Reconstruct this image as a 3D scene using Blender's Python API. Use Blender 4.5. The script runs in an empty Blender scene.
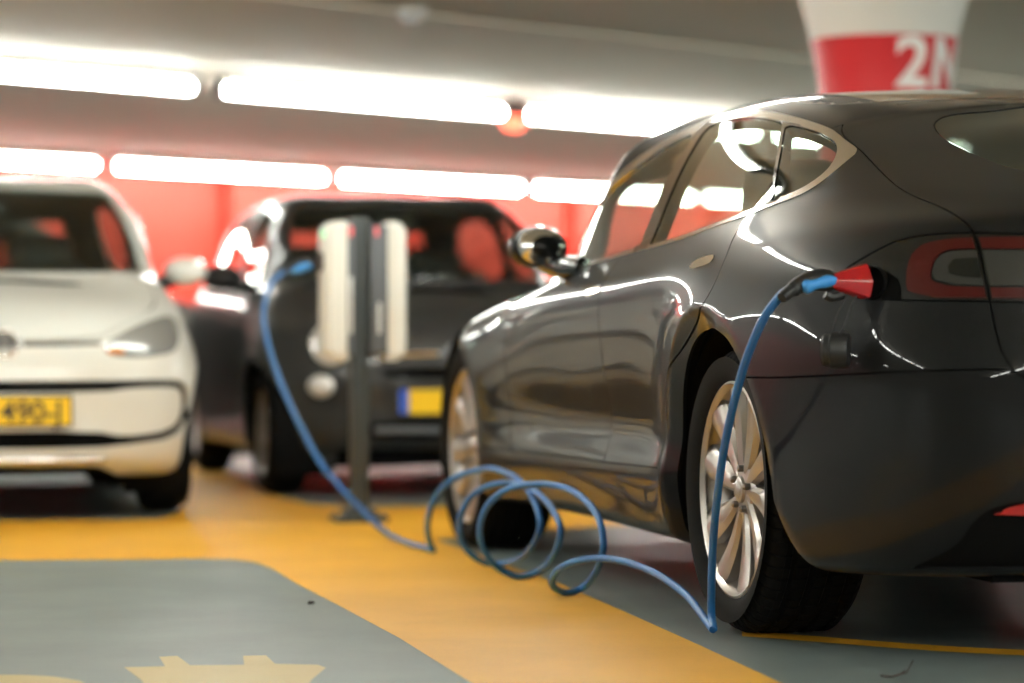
#<MATH>
import math
import numpy as np

def cspline(t, P, q, ends='natural'):
    """C2 cubic spline through P (n x d) at knots t, sampled at q."""
    t = np.asarray(t, float); P = np.asarray(P, float); n = len(t)
    h = np.diff(t)
    A = np.zeros((n, n)); B = np.zeros((n, P.shape[1]))
    A[0, 0] = A[-1, -1] = 1.0
    for i in range(1, n-1):
        A[i, i-1] = h[i-1]; A[i, i] = 2*(h[i-1]+h[i]); A[i, i+1] = h[i]
        B[i] = 6*((P[i+1]-P[i])/h[i]-(P[i]-P[i-1])/h[i-1])
    M = np.linalg.solve(A, B)
    q = np.asarray(q, float)
    k = np.clip(np.searchsorted(t, q, side='right')-1, 0, n-2)
    d = q-t[k]; hk = h[k]
    a = ((M[k+1]-M[k])/(6*hk)[:, None]); b = M[k]/2
    c = (P[k+1]-P[k])/hk[:, None]-hk[:, None]*(2*M[k]+M[k+1])/6
    D = d[:, None]
    return P[k]+c*D+b*D**2+a*D**3

REAR_A = [0, 18, 34, 47, 58, 69, 80]
FRONT_A = REAR_A[::-1]

def fan_r(al, n):
    c, s = abs(math.cos(al)), abs(math.sin(al))
    return (c**n+s**n)**(-1.0/n)

def body_grid(T, seg_u=0.02, seg_v=0.02):
    """Grid of points P[u,v] for the left half (y>=0). u runs rear centre -> side -> front centre, v from sill to spine."""
    xs = T['x']; L = T['levels']; K = len(L)
    rows = []
    for lv in L:
        ys, zs = lv['y'], lv['z']
        pts = []
        w, z1 = ys[0], zs[0]
        xe, n, zc, z0 = lv['rear']
        for a in REAR_A:
            al = math.radians(a); r = fan_r(al, n)
            x = xs[0]-(xs[0]-xe)*r*math.cos(al); y = w*r*math.sin(al)
            zz = np.interp(a, [0, 50, 90], [z0, zc, z1])
            zq = cspline([-90, -50, 0, 50, 90], [[z1], [zc], [z0], [zc], [z1]], [a])[0, 0]
            pts.append((x, y, zq if lv.get('smoothz', True) else zz))
        for x, y, z in zip(xs, ys, zs): pts.append((x, y, z))
        w, z1 = ys[-1], zs[-1]
        xe, n, zc, z0 = lv['front']
        for a in FRONT_A:
            al = math.radians(a); r = fan_r(al, n)
            x = xs[-1]+(xe-xs[-1])*r*math.cos(al); y = w*r*math.sin(al)
            zq = cspline([-90, -50, 0, 50, 90], [[z1], [zc], [z0], [zc], [z1]], [a])[0, 0]
            pts.append((x, y, zq))
        rows.append(pts)
    C = np.array(rows)                                   # K x U x 3
    U = C.shape[1]
    ref = C[T.get('ref', 6)]
    tu = np.concatenate([[0], np.cumsum(np.linalg.norm(np.diff(ref, axis=0), axis=1))])
    nu = int(tu[-1]/seg_u)+1
    qu = np.linspace(0, tu[-1], nu)
    qu = np.unique(np.concatenate([qu, tu[[7, 7+len(xs)-1]]]))
    # mirror knots so the centre line is smooth
    t_ext = np.concatenate([-tu[3:0:-1], tu, 2*tu[-1]-tu[-2:-5:-1]])
    G = []
    for k in range(K):
        R = C[k]; S = R*np.array([1, -1, 1])
        R_ext = np.concatenate([S[3:0:-1], R, S[-2:-5:-1]])
        G.append(cspline(t_ext, R_ext, qu))
    G = np.array(G)                                      # K x nu x 3
    iu0 = np.searchsorted(qu, tu[7]-1e-6); iu1 = np.searchsorted(qu, tu[7+len(xs)-1]-1e-6)
    G[-1][:iu0] = G[-1][iu0]; G[-1][iu1+1:] = G[-1][iu1]; G[-1][:, 1] = 0
    dv = np.linalg.norm(np.diff(C[:, 7:7+len(xs)], axis=0), axis=2).mean(axis=1)
    tv = np.concatenate([[0], np.cumsum(dv)])
    nv = int(tv[-1]/seg_v)+1
    qv = np.unique(np.concatenate([np.linspace(0, tv[-1], nv)]))
    # mirror at the spine so that the roof is smooth across it
    tv_e = np.concatenate([tv, 2*tv[-1]-tv[-2:-4:-1]])
    Gm = G*np.array([1, -1, 1])
    G_e = np.concatenate([G, Gm[-2:-4:-1]])
    P = cspline(tv_e, G_e.reshape(len(tv_e), -1), qv).reshape(len(qv), len(qu), 3).transpose(1, 0, 2)
    P[:, -1, 1] = 0
    P[0, :, 1] = 0; P[-1, :, 1] = 0
    return P.copy(), qu, qv
def bump(P, f):
    """displace in y by f(x,z,y)"""
    return P
#</MATH>
#<MATH>
def _lv(y, z, rear, front): return dict(y=y, z=z, rear=rear, front=front)
SEDAN = dict(x=[0.1, 0.5, 1.0, 1.5, 2.0, 2.4, 2.75], ref=6, levels=[
 _lv([.80]*7, [.175]*7, (-.90, 3.2, .19, .22), (3.70, 3.0, .17, .17)),
 _lv([.93,.915,.895,.89,.895,.925,.94], [.21,.21,.21,.215,.215,.21,.20], (-1.00, 3.2, .215, .25), (3.80, 2.8, .18, .17)),
 _lv([.955,.935,.92,.917,.922,.945,.955], [.27,.265,.265,.265,.265,.265,.26], (-1.045, 3.2, .28, .31), (3.84, 2.8, .24, .22)),
 _lv([.965,.950,.942,.938,.940,.955,.965], [.36,.358,.35,.345,.34,.34,.34], (-1.075, 3.2, .36, .385), (3.86, 2.7, .32, .29)),
 _lv([.973,.932,.918,.916,.920,.945,.97], [.45]*7, (-1.09, 3.2, .455, .47), (3.87, 2.6, .41, .37)),
 _lv([.980,.943,.932,.932,.936,.955,.975], [.58]*7, (-1.095, 3.2, .57, .57), (3.87, 2.5, .50, .45)),
 _lv([.985,.955,.950,.948,.952,.960,.975], [.71,.71,.71,.705,.695,.69,.68], (-1.085, 3.2, .68, .67), (3.86, 2.4, .58, .53)),
 _lv([.980,.960,.955,.953,.950,.946,.95], [.825,.83,.815,.80,.775,.76,.745], (-1.07, 3.1, .78, .77), (3.85, 2.3, .64, .59)),
 _lv([.960,.947,.940,.935,.925,.91,.90], [.895,.89,.875,.86,.84,.815,.795], (-1.06, 3.1, .865, .865), (3.83, 2.2, .69, .64)),
 _lv([.925,.917,.912,.898,.872,.85,.825], [.955,.935,.917,.90,.88,.855,.83], (-1.06, 3.0, .93, .94), (3.79, 2.1, .73, .68)),
 _lv([.872,.882,.886,.870,.832,.77,.70], [1.005,.982,.957,.933,.918,.895,.862], (-1.045, 3.0, .975, 1.00), (3.72, 2.1, .765, .72)),
 _lv([.835,.864,.872,.855,.812,.70,.61], [1.035,1.0,.974,.950,.938,.94,.89], (-1.0, 2.9, 1.00, 1.03), (3.62, 2.1, .79, .75)),
 _lv([.765,.79,.795,.782,.745,.60,.50], [1.13,1.145,1.145,1.12,1.055,.98,.91], (-.85, 2.7, 1.06, 1.08), (3.45, 2.1, .825, .79)),
 _lv([.665,.67,.675,.676,.685,.52,.40], [1.228,1.285,1.31,1.28,1.17,1.0,.925], (-.52, 2.5, 1.15, 1.17), (3.28, 2.1, .865, .84)),
 _lv([.61,.615,.62,.625,.65,.44,.32], [1.25,1.315,1.345,1.325,1.22,1.01,.935], (-.40, 2.4, 1.185, 1.205), (3.18, 2.1, .885, .865)),
 _lv([.32,.33,.34,.34,.38,.24,.18], [1.298,1.36,1.402,1.405,1.265,1.03,.95], (-.15, 2.2, 1.26, 1.265), (2.98, 2.1, .925, .915)),
 _lv([0]*7, [1.31,1.372,1.418,1.43,1.285,1.04,.957], (.1, 2, 1.31, 1.31), (2.75, 2, .957, .957)),
])
#</MATH>
import bpy, bmesh, random
from mathutils import Vector, Matrix
random.seed(7)
SC = bpy.context.scene
COL = SC.collection

# ------------------------------------------------------------------ object helpers
def tag(o, label=None, cat=None, group=None, kind=None):
    if label: o['label'] = label
    if cat: o['category'] = cat
    if group: o['group'] = group
    if kind: o['kind'] = kind
    return o

def empty(name, loc=(0, 0, 0), rz=0.0, parent=None):
    o = bpy.data.objects.new(name, None); COL.objects.link(o)
    o.location = loc; o.rotation_euler = (0, 0, rz); o.empty_display_size = .1
    if parent: o.parent = parent
    return o

def mk(name, verts, faces, mat, parent=None, smooth=True, normals=None, mats=None, fm=None, sharp=None):
    me = bpy.data.meshes.new(name)
    me.from_pydata([tuple(map(float, v)) for v in verts], [], [tuple(int(i) for i in f) for f in faces])
    for m in (mats or [mat]): me.materials.append(m)
    if fm: me.polygons.foreach_set('material_index', fm)
    me.validate(verbose=False)
    if smooth:
        me.polygons.foreach_set('use_smooth', [True]*len(me.polygons))
        if sharp: me.set_sharp_from_angle(angle=math.radians(sharp))
    if normals is not None and len(normals) == len(me.vertices):
        me.normals_split_custom_set_from_vertices([tuple(map(float, n)) for n in normals])
    me.update()
    o = bpy.data.objects.new(name, me); COL.objects.link(o)
    if parent: o.parent = parent
    return o

class MB:
    """collects simple shapes into one mesh"""
    def __init__(s): s.v = []; s.f = []; s.m = []
    def add(s, vs, fs, mi=0, M=None):
        b = len(s.v)
        s.v += [tuple(M @ Vector(v)) if M is not None else tuple(v) for v in vs]
        s.f += [tuple(b+i for i in f) for f in fs]; s.m += [mi]*len(fs)
        return s
    def box(s, c, d, mi=0, M=None, bev=0.0):
        x, y, z = d[0]/2, d[1]/2, d[2]/2
        if bev <= 0:
            vs = [(c[0]+i*x, c[1]+j*y, c[2]+k*z) for i in (-1, 1) for j in (-1, 1) for k in (-1, 1)]
            fs = [(0, 1, 3, 2), (4, 6, 7, 5), (0, 4, 5, 1), (2, 3, 7, 6), (0, 2, 6, 4), (1, 5, 7, 3)]
            return s.add(vs, fs, mi, M)
        bm = bmesh.new(); bmesh.ops.create_cube(bm, size=1)
        for v in bm.verts: v.co = Vector((v.co.x*d[0]+c[0], v.co.y*d[1]+c[1], v.co.z*d[2]+c[2]))
        bmesh.ops.bevel(bm, geom=bm.edges[:]+bm.verts[:], offset=bev, segments=3, affect='EDGES', profile=.5)
        bm.verts.index_update()
        s.add([v.co for v in bm.verts], [[v.index for v in f.verts] for f in bm.faces], mi, M); bm.free()
        return s
    def lathe(s, prof, n=48, axis='z', mi=0, M=None, closed=False, a0=0, a1=2*math.pi):
        """prof: list of (r, h)"""
        vs = []; fs = []; full = abs(a1-a0-2*math.pi) < 1e-6
        cols = n if full else n+1
        for i in range(cols):
            a = a0+(a1-a0)*i/n; c, q = math.cos(a), math.sin(a)
            for r, h_ in prof:
                if axis == 'z': vs.append((r*c, r*q, h_))
                elif axis == 'y': vs.append((r*c, h_, r*q))
                else: vs.append((h_, r*c, r*q))
        k = len(prof)
        for i in range(n):
            j = (i+1) % cols
            for t in range(k-1 if not closed else k):
                u = (t+1) % k
                fs.append((i*k+t, j*k+t, j*k+u, i*k+u))
        return s.add(vs, fs, mi, M)
    def tube(s, pts, r, n=12, mi=0, caps=True, M=None):
        pts = [Vector(p) for p in pts]; vs = []; fs = []
        up = None
        for i, p in enumerate(pts):
            t = (pts[min(i+1, len(pts)-1)]-pts[max(i-1, 0)]).normalized()
            if up is None:
                up = t.orthogonal().normalized()
            else:
                up = (up-t*up.dot(t)).normalized()
            b = t.cross(up); rr = r[i] if isinstance(r, (list, tuple)) else r
            for k in range(n):
                a = 2*math.pi*k/n; vs.append(p+(up*math.cos(a)+b*math.sin(a))*rr)
        for i in range(len(pts)-1):
            for k in range(n):
                k2 = (k+1) % n; fs.append((i*n+k, i*n+k2, (i+1)*n+k2, (i+1)*n+k))
        if caps:
            fs.append(tuple(range(n))[::-1]); fs.append(tuple((len(pts)-1)*n+k for k in range(n)))
        return s.add(vs, fs, mi, M)
    def prism(s, poly, h0, h1, axis='y', mi=0, M=None):
        """extrude 2D polygon (x,z) for axis y, (y,z) for axis x, (x,y) for axis z"""
        def P3(p, h_):
            return (p[0], h_, p[1]) if axis == 'y' else ((h_, p[0], p[1]) if axis == 'x' else (p[0], p[1], h_))
        n = len(poly)
        vs = [P3(p, h0) for p in poly]+[P3(p, h1) for p in poly]
        fs = [tuple(range(n))[::-1], tuple(range(n, 2*n))]+[(i, (i+1) % n, n+(i+1) % n, n+i) for i in range(n)]
        return s.add(vs, fs, mi, M)
    def build(s, name, mat, parent=None, smooth=True, sharp=35, mats=None):
        o = mk(name, s.v, s.f, mat, parent, smooth=smooth, mats=mats, fm=s.m if mats else None, sharp=sharp)
        bm = bmesh.new(); bm.from_mesh(o.data); bmesh.ops.recalc_face_normals(bm, faces=bm.faces); bm.to_mesh(o.data); bm.free()
        if smooth and sharp: o.data.set_sharp_from_angle(angle=math.radians(sharp))
        return o

def crom(pts, per=8):
    """Catmull-Rom through points"""
    P_ = [Vector(p) for p in pts]; P_ = [P_[0]*2-P_[1]]+P_+[P_[-1]*2-P_[-2]]; out = []
    for i in range(1, len(P_)-2):
        a, b, c, d = P_[i-1:i+3]
        for k in range(per):
            t = k/per
            out.append(.5*((2*b)+(c-a)*t+(2*a-5*b+4*c-d)*t*t+(3*b-a-3*c+d)*t**3))
    out.append(P_[-2]); return out

# ------------------------------------------------------------------ materials
MATS = {}
def mat(name, base=(.5, .5, .5), rough=.5, metal=0.0, coat=0.0, coat_rough=.03, spec=.5, emit=None, es=0.0, noise=None, ior=1.5, bump=None, coat_ior=1.5):
    if name in MATS: return MATS[name]
    m = bpy.data.materials.new(name); m.use_nodes = True; nt = m.node_tree; b = nt.nodes['Principled BSDF']
    b.inputs['Base Color'].default_value = (*base, 1); b.inputs['Roughness'].default_value = rough
    b.inputs['Metallic'].default_value = metal; b.inputs['Coat Weight'].default_value = coat
    b.inputs['Coat Roughness'].default_value = coat_rough; b.inputs['Specular IOR Level'].default_value = spec
    b.inputs['IOR'].default_value = ior; b.inputs['Coat IOR'].default_value = coat_ior
    if emit: b.inputs['Emission Color'].default_value = (*emit, 1); b.inputs['Emission Strength'].default_value = es
    tc = nt.nodes.new('ShaderNodeTexCoord')
    if noise:                                     # (scale, amount, second colour)
        sc, amt, c2 = noise
        n = nt.nodes.new('ShaderNodeTexNoise'); n.inputs['Scale'].default_value = sc; n.inputs['Detail'].default_value = 6
        nt.links.new(tc.outputs['Object'], n.inputs['Vector'])
        r = nt.nodes.new('ShaderNodeValToRGB'); r.color_ramp.elements[0].position = .5-amt; r.color_ramp.elements[1].position = .5+amt
        r.color_ramp.elements[0].color = (*base, 1); r.color_ramp.elements[1].color = (*c2, 1)
        nt.links.new(n.outputs['Fac'], r.inputs['Fac']); nt.links.new(r.outputs['Color'], b.inputs['Base Color'])
    if bump:
        sc, st = bump
        n = nt.nodes.new('ShaderNodeTexNoise'); n.inputs['Scale'].default_value = sc; n.inputs['Detail'].default_value = 4
        nt.links.new(tc.outputs['Object'], n.inputs['Vector'])
        bp = nt.nodes.new('ShaderNodeBump'); bp.inputs['Strength'].default_value = st; bp.inputs['Distance'].default_value = .002
        nt.links.new(n.outputs['Fac'], bp.inputs['Height']); nt.links.new(bp.outputs['Normal'], b.inputs['Normal'])
    MATS[name] = m; return m

def glass_mat(name, tint, spec_ior=1.5, boost=1.0):
    """thin tinted pane: see-through plus fresnel mirror"""
    if name in MATS: return MATS[name]
    m = bpy.data.materials.new(name); m.use_nodes = True; nt = m.node_tree; nt.nodes.clear()
    out = nt.nodes.new('ShaderNodeOutputMaterial'); mx = nt.nodes.new('ShaderNodeMixShader')
    tr = nt.nodes.new('ShaderNodeBsdfTransparent'); tr.inputs['Color'].default_value = (*tint, 1)
    gl = nt.nodes.new('ShaderNodeBsdfGlossy'); gl.inputs['Roughness'].default_value = .0; gl.inputs['Color'].default_value = (.95, 1, .97, 1)
    fr = nt.nodes.new('ShaderNodeFresnel'); fr.inputs['IOR'].default_value = spec_ior
    ge = nt.nodes.new('ShaderNodeNewGeometry'); mi = nt.nodes.new('ShaderNodeMix'); mi.data_type = 'FLOAT'
    mi.inputs['A'].default_value = spec_ior; mi.inputs['B'].default_value = 1/spec_ior
    nt.links.new(ge.outputs['Backfacing'], mi.inputs['Factor']); nt.links.new(mi.outputs['Result'], fr.inputs['IOR'])
    mu = nt.nodes.new('ShaderNodeMath'); mu.operation = 'MULTIPLY'; mu.inputs[1].default_value = boost; mu.use_clamp = True
    nt.links.new(fr.outputs[0], mu.inputs[0]); nt.links.new(mu.outputs[0], mx.inputs[0])
    nt.links.new(tr.outputs[0], mx.inputs[1]); nt.links.new(gl.outputs[0], mx.inputs[2]); nt.links.new(mx.outputs[0], out.inputs[0])
    MATS[name] = m; return m

# ------------------------------------------------------------------ surface clipping
def chaikin(p, n=2, closed=True):
    p = np.array(p, float)
    for _ in range(n):
        if closed:
            q = np.roll(p, -1, axis=0); p = np.stack([.75*p+.25*q, .25*p+.75*q], 1).reshape(-1, p.shape[1])
        else:
            a, b = p[:-1], p[1:]; m = np.stack([.75*a+.25*b, .25*a+.75*b], 1).reshape(-1, p.shape[1])
            p = np.concatenate([p[:1], m[1:-1], p[-1:]])
    return p

def sdp(poly, X, Y):
    """signed distance to polygon, positive inside"""
    poly = np.asarray(poly, float); A = poly; B = np.roll(poly, -1, axis=0)
    d2 = np.full(X.shape, 1e9); ins = np.zeros(X.shape, bool)
    for (ax, ay), (bx, by) in zip(A, B):
        ex, ey = bx-ax, by-ay; L = ex*ex+ey*ey+1e-12
        t = np.clip(((X-ax)*ex+(Y-ay)*ey)/L, 0, 1)
        d2 = np.minimum(d2, (X-ax-t*ex)**2+(Y-ay-t*ey)**2)
        if ay != by:
            c = ((ay > Y) != (by > Y)) & (X < (bx-ax)*(Y-ay)/(by-ay)+ax)
            ins ^= c
    d = np.sqrt(d2)
    return np.where(ins, d, -d)

class Surf:
    def __init__(s, T, su=.02, sv=.015, mod=None):
        s.P, s.qu, s.qv = body_grid(T, su, sv)
        if mod: mod(s)
        P_ = s.P; nu, nv = P_.shape[:2]
        gu = np.gradient(P_, axis=0); gv = np.gradient(P_, axis=1)
        # symmetric ends
        N = np.cross(gu, gv); L = np.linalg.norm(N, axis=2, keepdims=True)
        bad = (L[..., 0] < 1e-9)
        N = N/np.maximum(L, 1e-12); N[bad] = (0, 0, 1)
        N[:, -1, 1] = 0; N[0, :, 1] = 0; N[-1, :, 1] = 0
        N /= np.maximum(np.linalg.norm(N, axis=2, keepdims=True), 1e-9)
        c = P_-np.array([P_[..., 0].mean(), 0, .6])
        if (N*c).sum(2).mean() < 0: N = -N; s.flip = True
        else: s.flip = False
        N[:, -1] = np.where((N[:, -1, 2] < .2)[:, None], np.array([0, 0, 1.0]), N[:, -1])
        s.N = N; s.nu, s.nv = nu, nv
        s.U, s.Vv = np.meshgrid(s.qu, s.qv, indexing='ij')
        s.X, s.Y, s.Z = P_[..., 0], P_[..., 1], P_[..., 2]
    def clip(s, fields):
        """fields: arrays (nu,nv); keeps where all >= 0. returns verts, normals, faces"""
        nf = len(fields)
        A = np.concatenate([s.P.reshape(-1, 3), s.N.reshape(-1, 3)]+[f.reshape(-1, 1) for f in fields], axis=1)
        idx = np.arange(s.nu*s.nv).reshape(s.nu, s.nv)
        Q = np.stack([idx[:-1, :-1], idx[1:, :-1], idx[1:, 1:], idx[:-1, 1:]], -1).reshape(-1, 4)
        if s.flip: Q = Q[:, ::-1]
        if nf:
            Fq = A[:, 6:][Q]                      # M x 4 x nf
            allin = (Fq >= 0).all(axis=(1, 2)); anyout = (Fq < 0).all(axis=1).any(axis=1)
            full = [tuple(q) for q in Q[allin]]; part = Q[~allin & ~anyout]
        else: full = [tuple(q) for q in Q]; part = []
        rows = A.tolist(); polys = [list(map(int, q)) for q in part]
        for k in range(nf):
            c = 6+k; cut = {}; nxt = []
            for p in polys:
                o = []
                for i in range(len(p)):
                    a, b = p[i], p[(i+1) % len(p)]; fa, fb = rows[a][c], rows[b][c]
                    if fa >= 0: o.append(a)
                    if (fa >= 0) != (fb >= 0):
                        e = (min(a, b), max(a, b))
                        if e not in cut:
                            ra, rb = rows[e[0]], rows[e[1]]; t = ra[c]/(ra[c]-rb[c])
                            rows.append([x+(y-x)*t for x, y in zip(ra, rb)]); cut[e] = len(rows)-1
                        o.append(cut[e])
                if len(o) >= 3: nxt.append(o)
            polys = nxt
        F = full+[tuple(p) for p in polys]
        used = sorted({i for f in F for i in f}); mp = {a: b for b, a in enumerate(used)}
        R = np.array([rows[i][:6] for i in used]) if used else np.zeros((0, 6))
        return R[:, :3], R[:, 3:6], [tuple(mp[i] for i in f) for f in F]
    def panel(s, name, fields, m, parent, side='both', off=0.0, depth=.012, label=None):
        V, N, F = s.clip(fields)
        if not len(F): print('EMPTY PANEL', name); return None
        N = N/np.maximum(np.linalg.norm(N, axis=1, keepdims=True), 1e-9)
        V = V+N*off
        Vs, Ns, Fs = [], [], []
        if side in ('left', 'both'): Vs.append(V); Ns.append(N); Fs += F
        if side in ('right', 'both'):
            b = len(V) if side == 'both' else 0
            Vs.append(V*np.array([1, -1, 1])); Ns.append(N*np.array([1, -1, 1])); Fs += [tuple(b+i for i in f[::-1]) for f in F]
        V = np.concatenate(Vs); N = np.concatenate(Ns)
        if depth:
            from collections import Counter
            cnt = {}
            for f in Fs:
                for i in range(len(f)):
                    a, b = f[i], f[(i+1) % len(f)]; k = (min(a, b), max(a, b))
                    cnt[k] = None if k in cnt else (a, b)
            edges = [e for e in cnt.values() if e and not (abs(V[e[0]][1]) < 1e-4 and abs(V[e[1]][1]) < 1e-4)]
            if edges:
                new = []; nn = []; base = len(V)
                for a, b in edges:
                    e = V[b]-V[a]; q = np.cross(N[a], e); ql = np.linalg.norm(q); q = -q/ql if ql > 1e-9 else N[a]
                    i = base+len(new)
                    new += [V[a], V[b], V[b]-N[b]*depth, V[a]-N[a]*depth]; nn += [q]*4
                    Fs.append((i+1, i, i+3, i+2))
                V = np.concatenate([V, np.array(new)]); N = np.concatenate([N, np.array(nn)])
        o = mk(name, V, Fs, m, parent, normals=N)
        if label: o['label'] = label
        return o
M_paint = mat('dark grey metallic paint', (.010, .0105, .011), .4, .0, coat=.55, coat_rough=.012, spec=.06, coat_ior=1.38)
M_black = mat('black plastic', (.008, .008, .008), .45)
M_gloss_black = mat('gloss black', (.006, .006, .007), .08, coat=1.0)
M_void = mat('matte black lining', (.004, .004, .004), .9, spec=.1)
M_chrome = mat('satin chrome', (.88, .87, .84), .14, 1.0)
M_glass = glass_mat('tinted window glass', (.66, .74, .68), 1.55, 1.2)
M_glass_small = glass_mat('small car side glass', (.45, .5, .46), 1.45, 1.0)
M_glass_dark = glass_mat('dark roof glass', (.04, .045, .04), 1.5, 1.0)
M_windscreen = glass_mat('windscreen glass', (.62, .72, .66), 1.5, 1.0)
M_tyre = mat('tyre rubber', (.0035, .0035, .0035), .85, spec=.15, bump=(300, .15))
M_rim = mat('silver alloy', (.37, .34, .315), .32, .7, coat=.3)
M_disc = mat('brake disc steel', (.25, .24, .23), .35, 1.0)
M_lens_red = mat('red lamp lens', (.060, .006, .005), .3, coat=.8, coat_rough=.01, spec=.1, coat_ior=1.4)
M_lens_clear = mat('smoked lamp lens', (.010, .010, .009), .3, coat=.9, coat_rough=.01, spec=.1, coat_ior=1.4)
M_lens_grey = mat('grey lamp insert', (.035, .035, .032), .3, coat=.8, coat_rough=.01, spec=.1)
M_red_plastic = mat('bright red plastic', (.42, .004, .008), .22, coat=.8)
M_refl_red = mat('red reflector', (.45, .02, .015), .2, coat=1)
M_cable = mat('blue rubber cable', (.014, .12, .34), .40)
M_blue_grip = mat('light blue grip', (.05, .30, .75), .4)
M_rubber = mat('black rubber', (.012, .012, .012), .5)
M_interior = mat('dark cabin trim', (.02, .019, .018), .7, noise=(30, .2, (.028, .026, .024)))
M_seat = mat('dark leather', (.022, .021, .020), .5, bump=(60, .2))
M_white_paint = mat('white car paint', (.70, .72, .68), .35, coat=1.0, coat_rough=.02)
M_fiat_paint = mat('graphite car paint', (.028, .029, .029), .4, .0, coat=.38, coat_rough=.02, spec=.2)
M_black_paint = mat('black car paint', (.006, .006, .006), .5, coat=.04, coat_rough=.1, spec=.1)
M_plate = mat('yellow plate', (.86, .56, .008), .45)
M_plate_blue = mat('blue plate band', (.02, .10, .55), .45)
M_plate_text = mat('black plate lettering', (.02, .02, .02), .5)
M_silver = mat('chrome bright', (.85, .85, .85), .08, 1.0)
M_headlamp = mat('headlamp reflector', (.80, .81, .80), .30, .35, coat=1.0, coat_rough=.01)
M_headlamp_grey = mat('grey headlamp housing', (.26, .27, .26), .25, .3, coat=1.0, coat_rough=.02)
M_lamp_amber = mat('amber indicator', (.7, .22, .02), .2, coat=1)
M_post = mat('dark grey powder coat', (.035, .042, .042), .5)
M_unit_white = mat('off-white charger housing', (.78, .77, .70), .45)
M_unit_grey = mat('grey charger frame', (.10, .11, .12), .45)
M_unit_green = mat('status light green', (.2, .7, .35), .4, emit=(.4, 1, .5), es=.5)
M_tube = mat('fluorescent tube', (1, 1, 1), .4, emit=(.98, 1.0, .93), es=48)
M_batten = mat('white enamelled batten', (.7, .7, .68), .4)
M_end = mat('dark end cap', (.06, .06, .055), .5)
M_red_lamp = mat('red signal lamp', (.8, .05, .03), .3, emit=(1, .12, .06), es=4)
M_column_white = mat('white painted concrete', (.72, .71, .66), .6, noise=(3, .3, (.76, .75, .70)))
M_column_red = mat('red painted concrete', (.52, .005, .010), .5, noise=(4, .3, (.56, .008, .014)))
M_letter = mat('white lettering', (.85, .84, .82), .5)
M_ceiling = mat('beige painted concrete', (.90, .81, .68), .75, noise=(.7, .25, (.94, .85, .72)))
M_wall_red = mat('red painted wall', (.86, .068, .042), .55, noise=(1.2, .3, (.90, .08, .05)))
M_wall_beige = mat('beige garage wall', (.42, .36, .29), .8, noise=(2, .3, (.46, .40, .33)))

def floor_mat(name, c1, c2, rough):
    m = bpy.data.materials.new(name); m.use_nodes = True; nt = m.node_tree; b = nt.nodes['Principled BSDF']
    tc = nt.nodes.new('ShaderNodeTexCoord')
    def noise(scale, detail=5, rough_=.6):
        n = nt.nodes.new('ShaderNodeTexNoise'); n.inputs['Scale'].default_value = scale; n.inputs['Detail'].default_value = detail
        n.inputs['Roughness'].default_value = rough_; nt.links.new(tc.outputs['Object'], n.inputs['Vector']); return n
    n1 = noise(2.2); n2 = noise(210, 3, .7)
    ad = nt.nodes.new('ShaderNodeMath'); ad.operation = 'ADD'; nt.links.new(n1.outputs['Fac'], ad.inputs[0])
    nt.links.new(n2.outputs['Fac'], ad.inputs[1])
    r = nt.nodes.new('ShaderNodeMapRange'); r.inputs['From Min'].default_value = .80; r.inputs['From Max'].default_value = 1.20
    nt.links.new(ad.outputs[0], r.inputs['Value'])
    mx = nt.nodes.new('ShaderNodeMix'); mx.data_type = 'RGBA'; mx.inputs['A'].default_value = (*c1, 1); mx.inputs['B'].default_value = (*c2, 1)
    nt.links.new(r.outputs['Result'], mx.inputs['Factor']); nt.links.new(mx.outputs['Result'], b.inputs['Base Color'])
    b.inputs['Roughness'].default_value = rough; b.inputs['Specular IOR Level'].default_value = .5
    bp = nt.nodes.new('ShaderNodeBump'); bp.inputs['Strength'].default_value = .35; bp.inputs['Distance'].default_value = .0015
    nt.links.new(n2.outputs['Fac'], bp.inputs['Height']); nt.links.new(bp.outputs['Normal'], b.inputs['Normal'])
    return m
M_floor_grey = floor_mat('grey floor coating', (.108, .138, .133), (.160, .194, .187), .42)
M_floor_yellow = floor_mat('yellow floor coating', (.66, .315, .010), (.78, .390, .022), .46)
M_floor_pale = floor_mat('pale yellow floor marking', (.42, .30, .09), (.50, .37, .13), .42)
# ================================================================== wheels
def spoke_mesh(mb, ang, r0, r1, w0, w1, sweep, y0, y1, t, dished=.0):
    """curved blade from hub to rim in the x-z plane, front face at +y"""
    n = 8; vs = []; fs = []
    for i in range(n+1):
        s_ = i/n; r = r0+(r1-r0)*s_; a = ang+sweep*s_**1.4
        w = w0+(w1-w0)*s_; y = y0+(y1-y0)*(s_**.8)+dished*math.sin(s_*math.pi)
        cx, cz = r*math.cos(a), r*math.sin(a); px, pz = -math.sin(a), math.cos(a)
        for q, dy in ((-.5, -t), (-.5, -.010), (-.30, -.001), (.0, .0), (.30, -.005), (.5, -.018), (.5, -t)):
            vs.append((cx+px*w*q, y+dy, cz+pz*w*q))
    k = 7
    for i in range(n):
        for j in range(k-1): fs.append((i*k+j, (i+1)*k+j, (i+1)*k+j+1, i*k+j+1))
        fs.append((i*k+k-1, (i+1)*k+k-1, (i+1)*k, i*k))
    fs.append(tuple(range(k))); fs.append(tuple(range(n*k, n*k+k))[::-1])
    mb.add(vs, fs)

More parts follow.
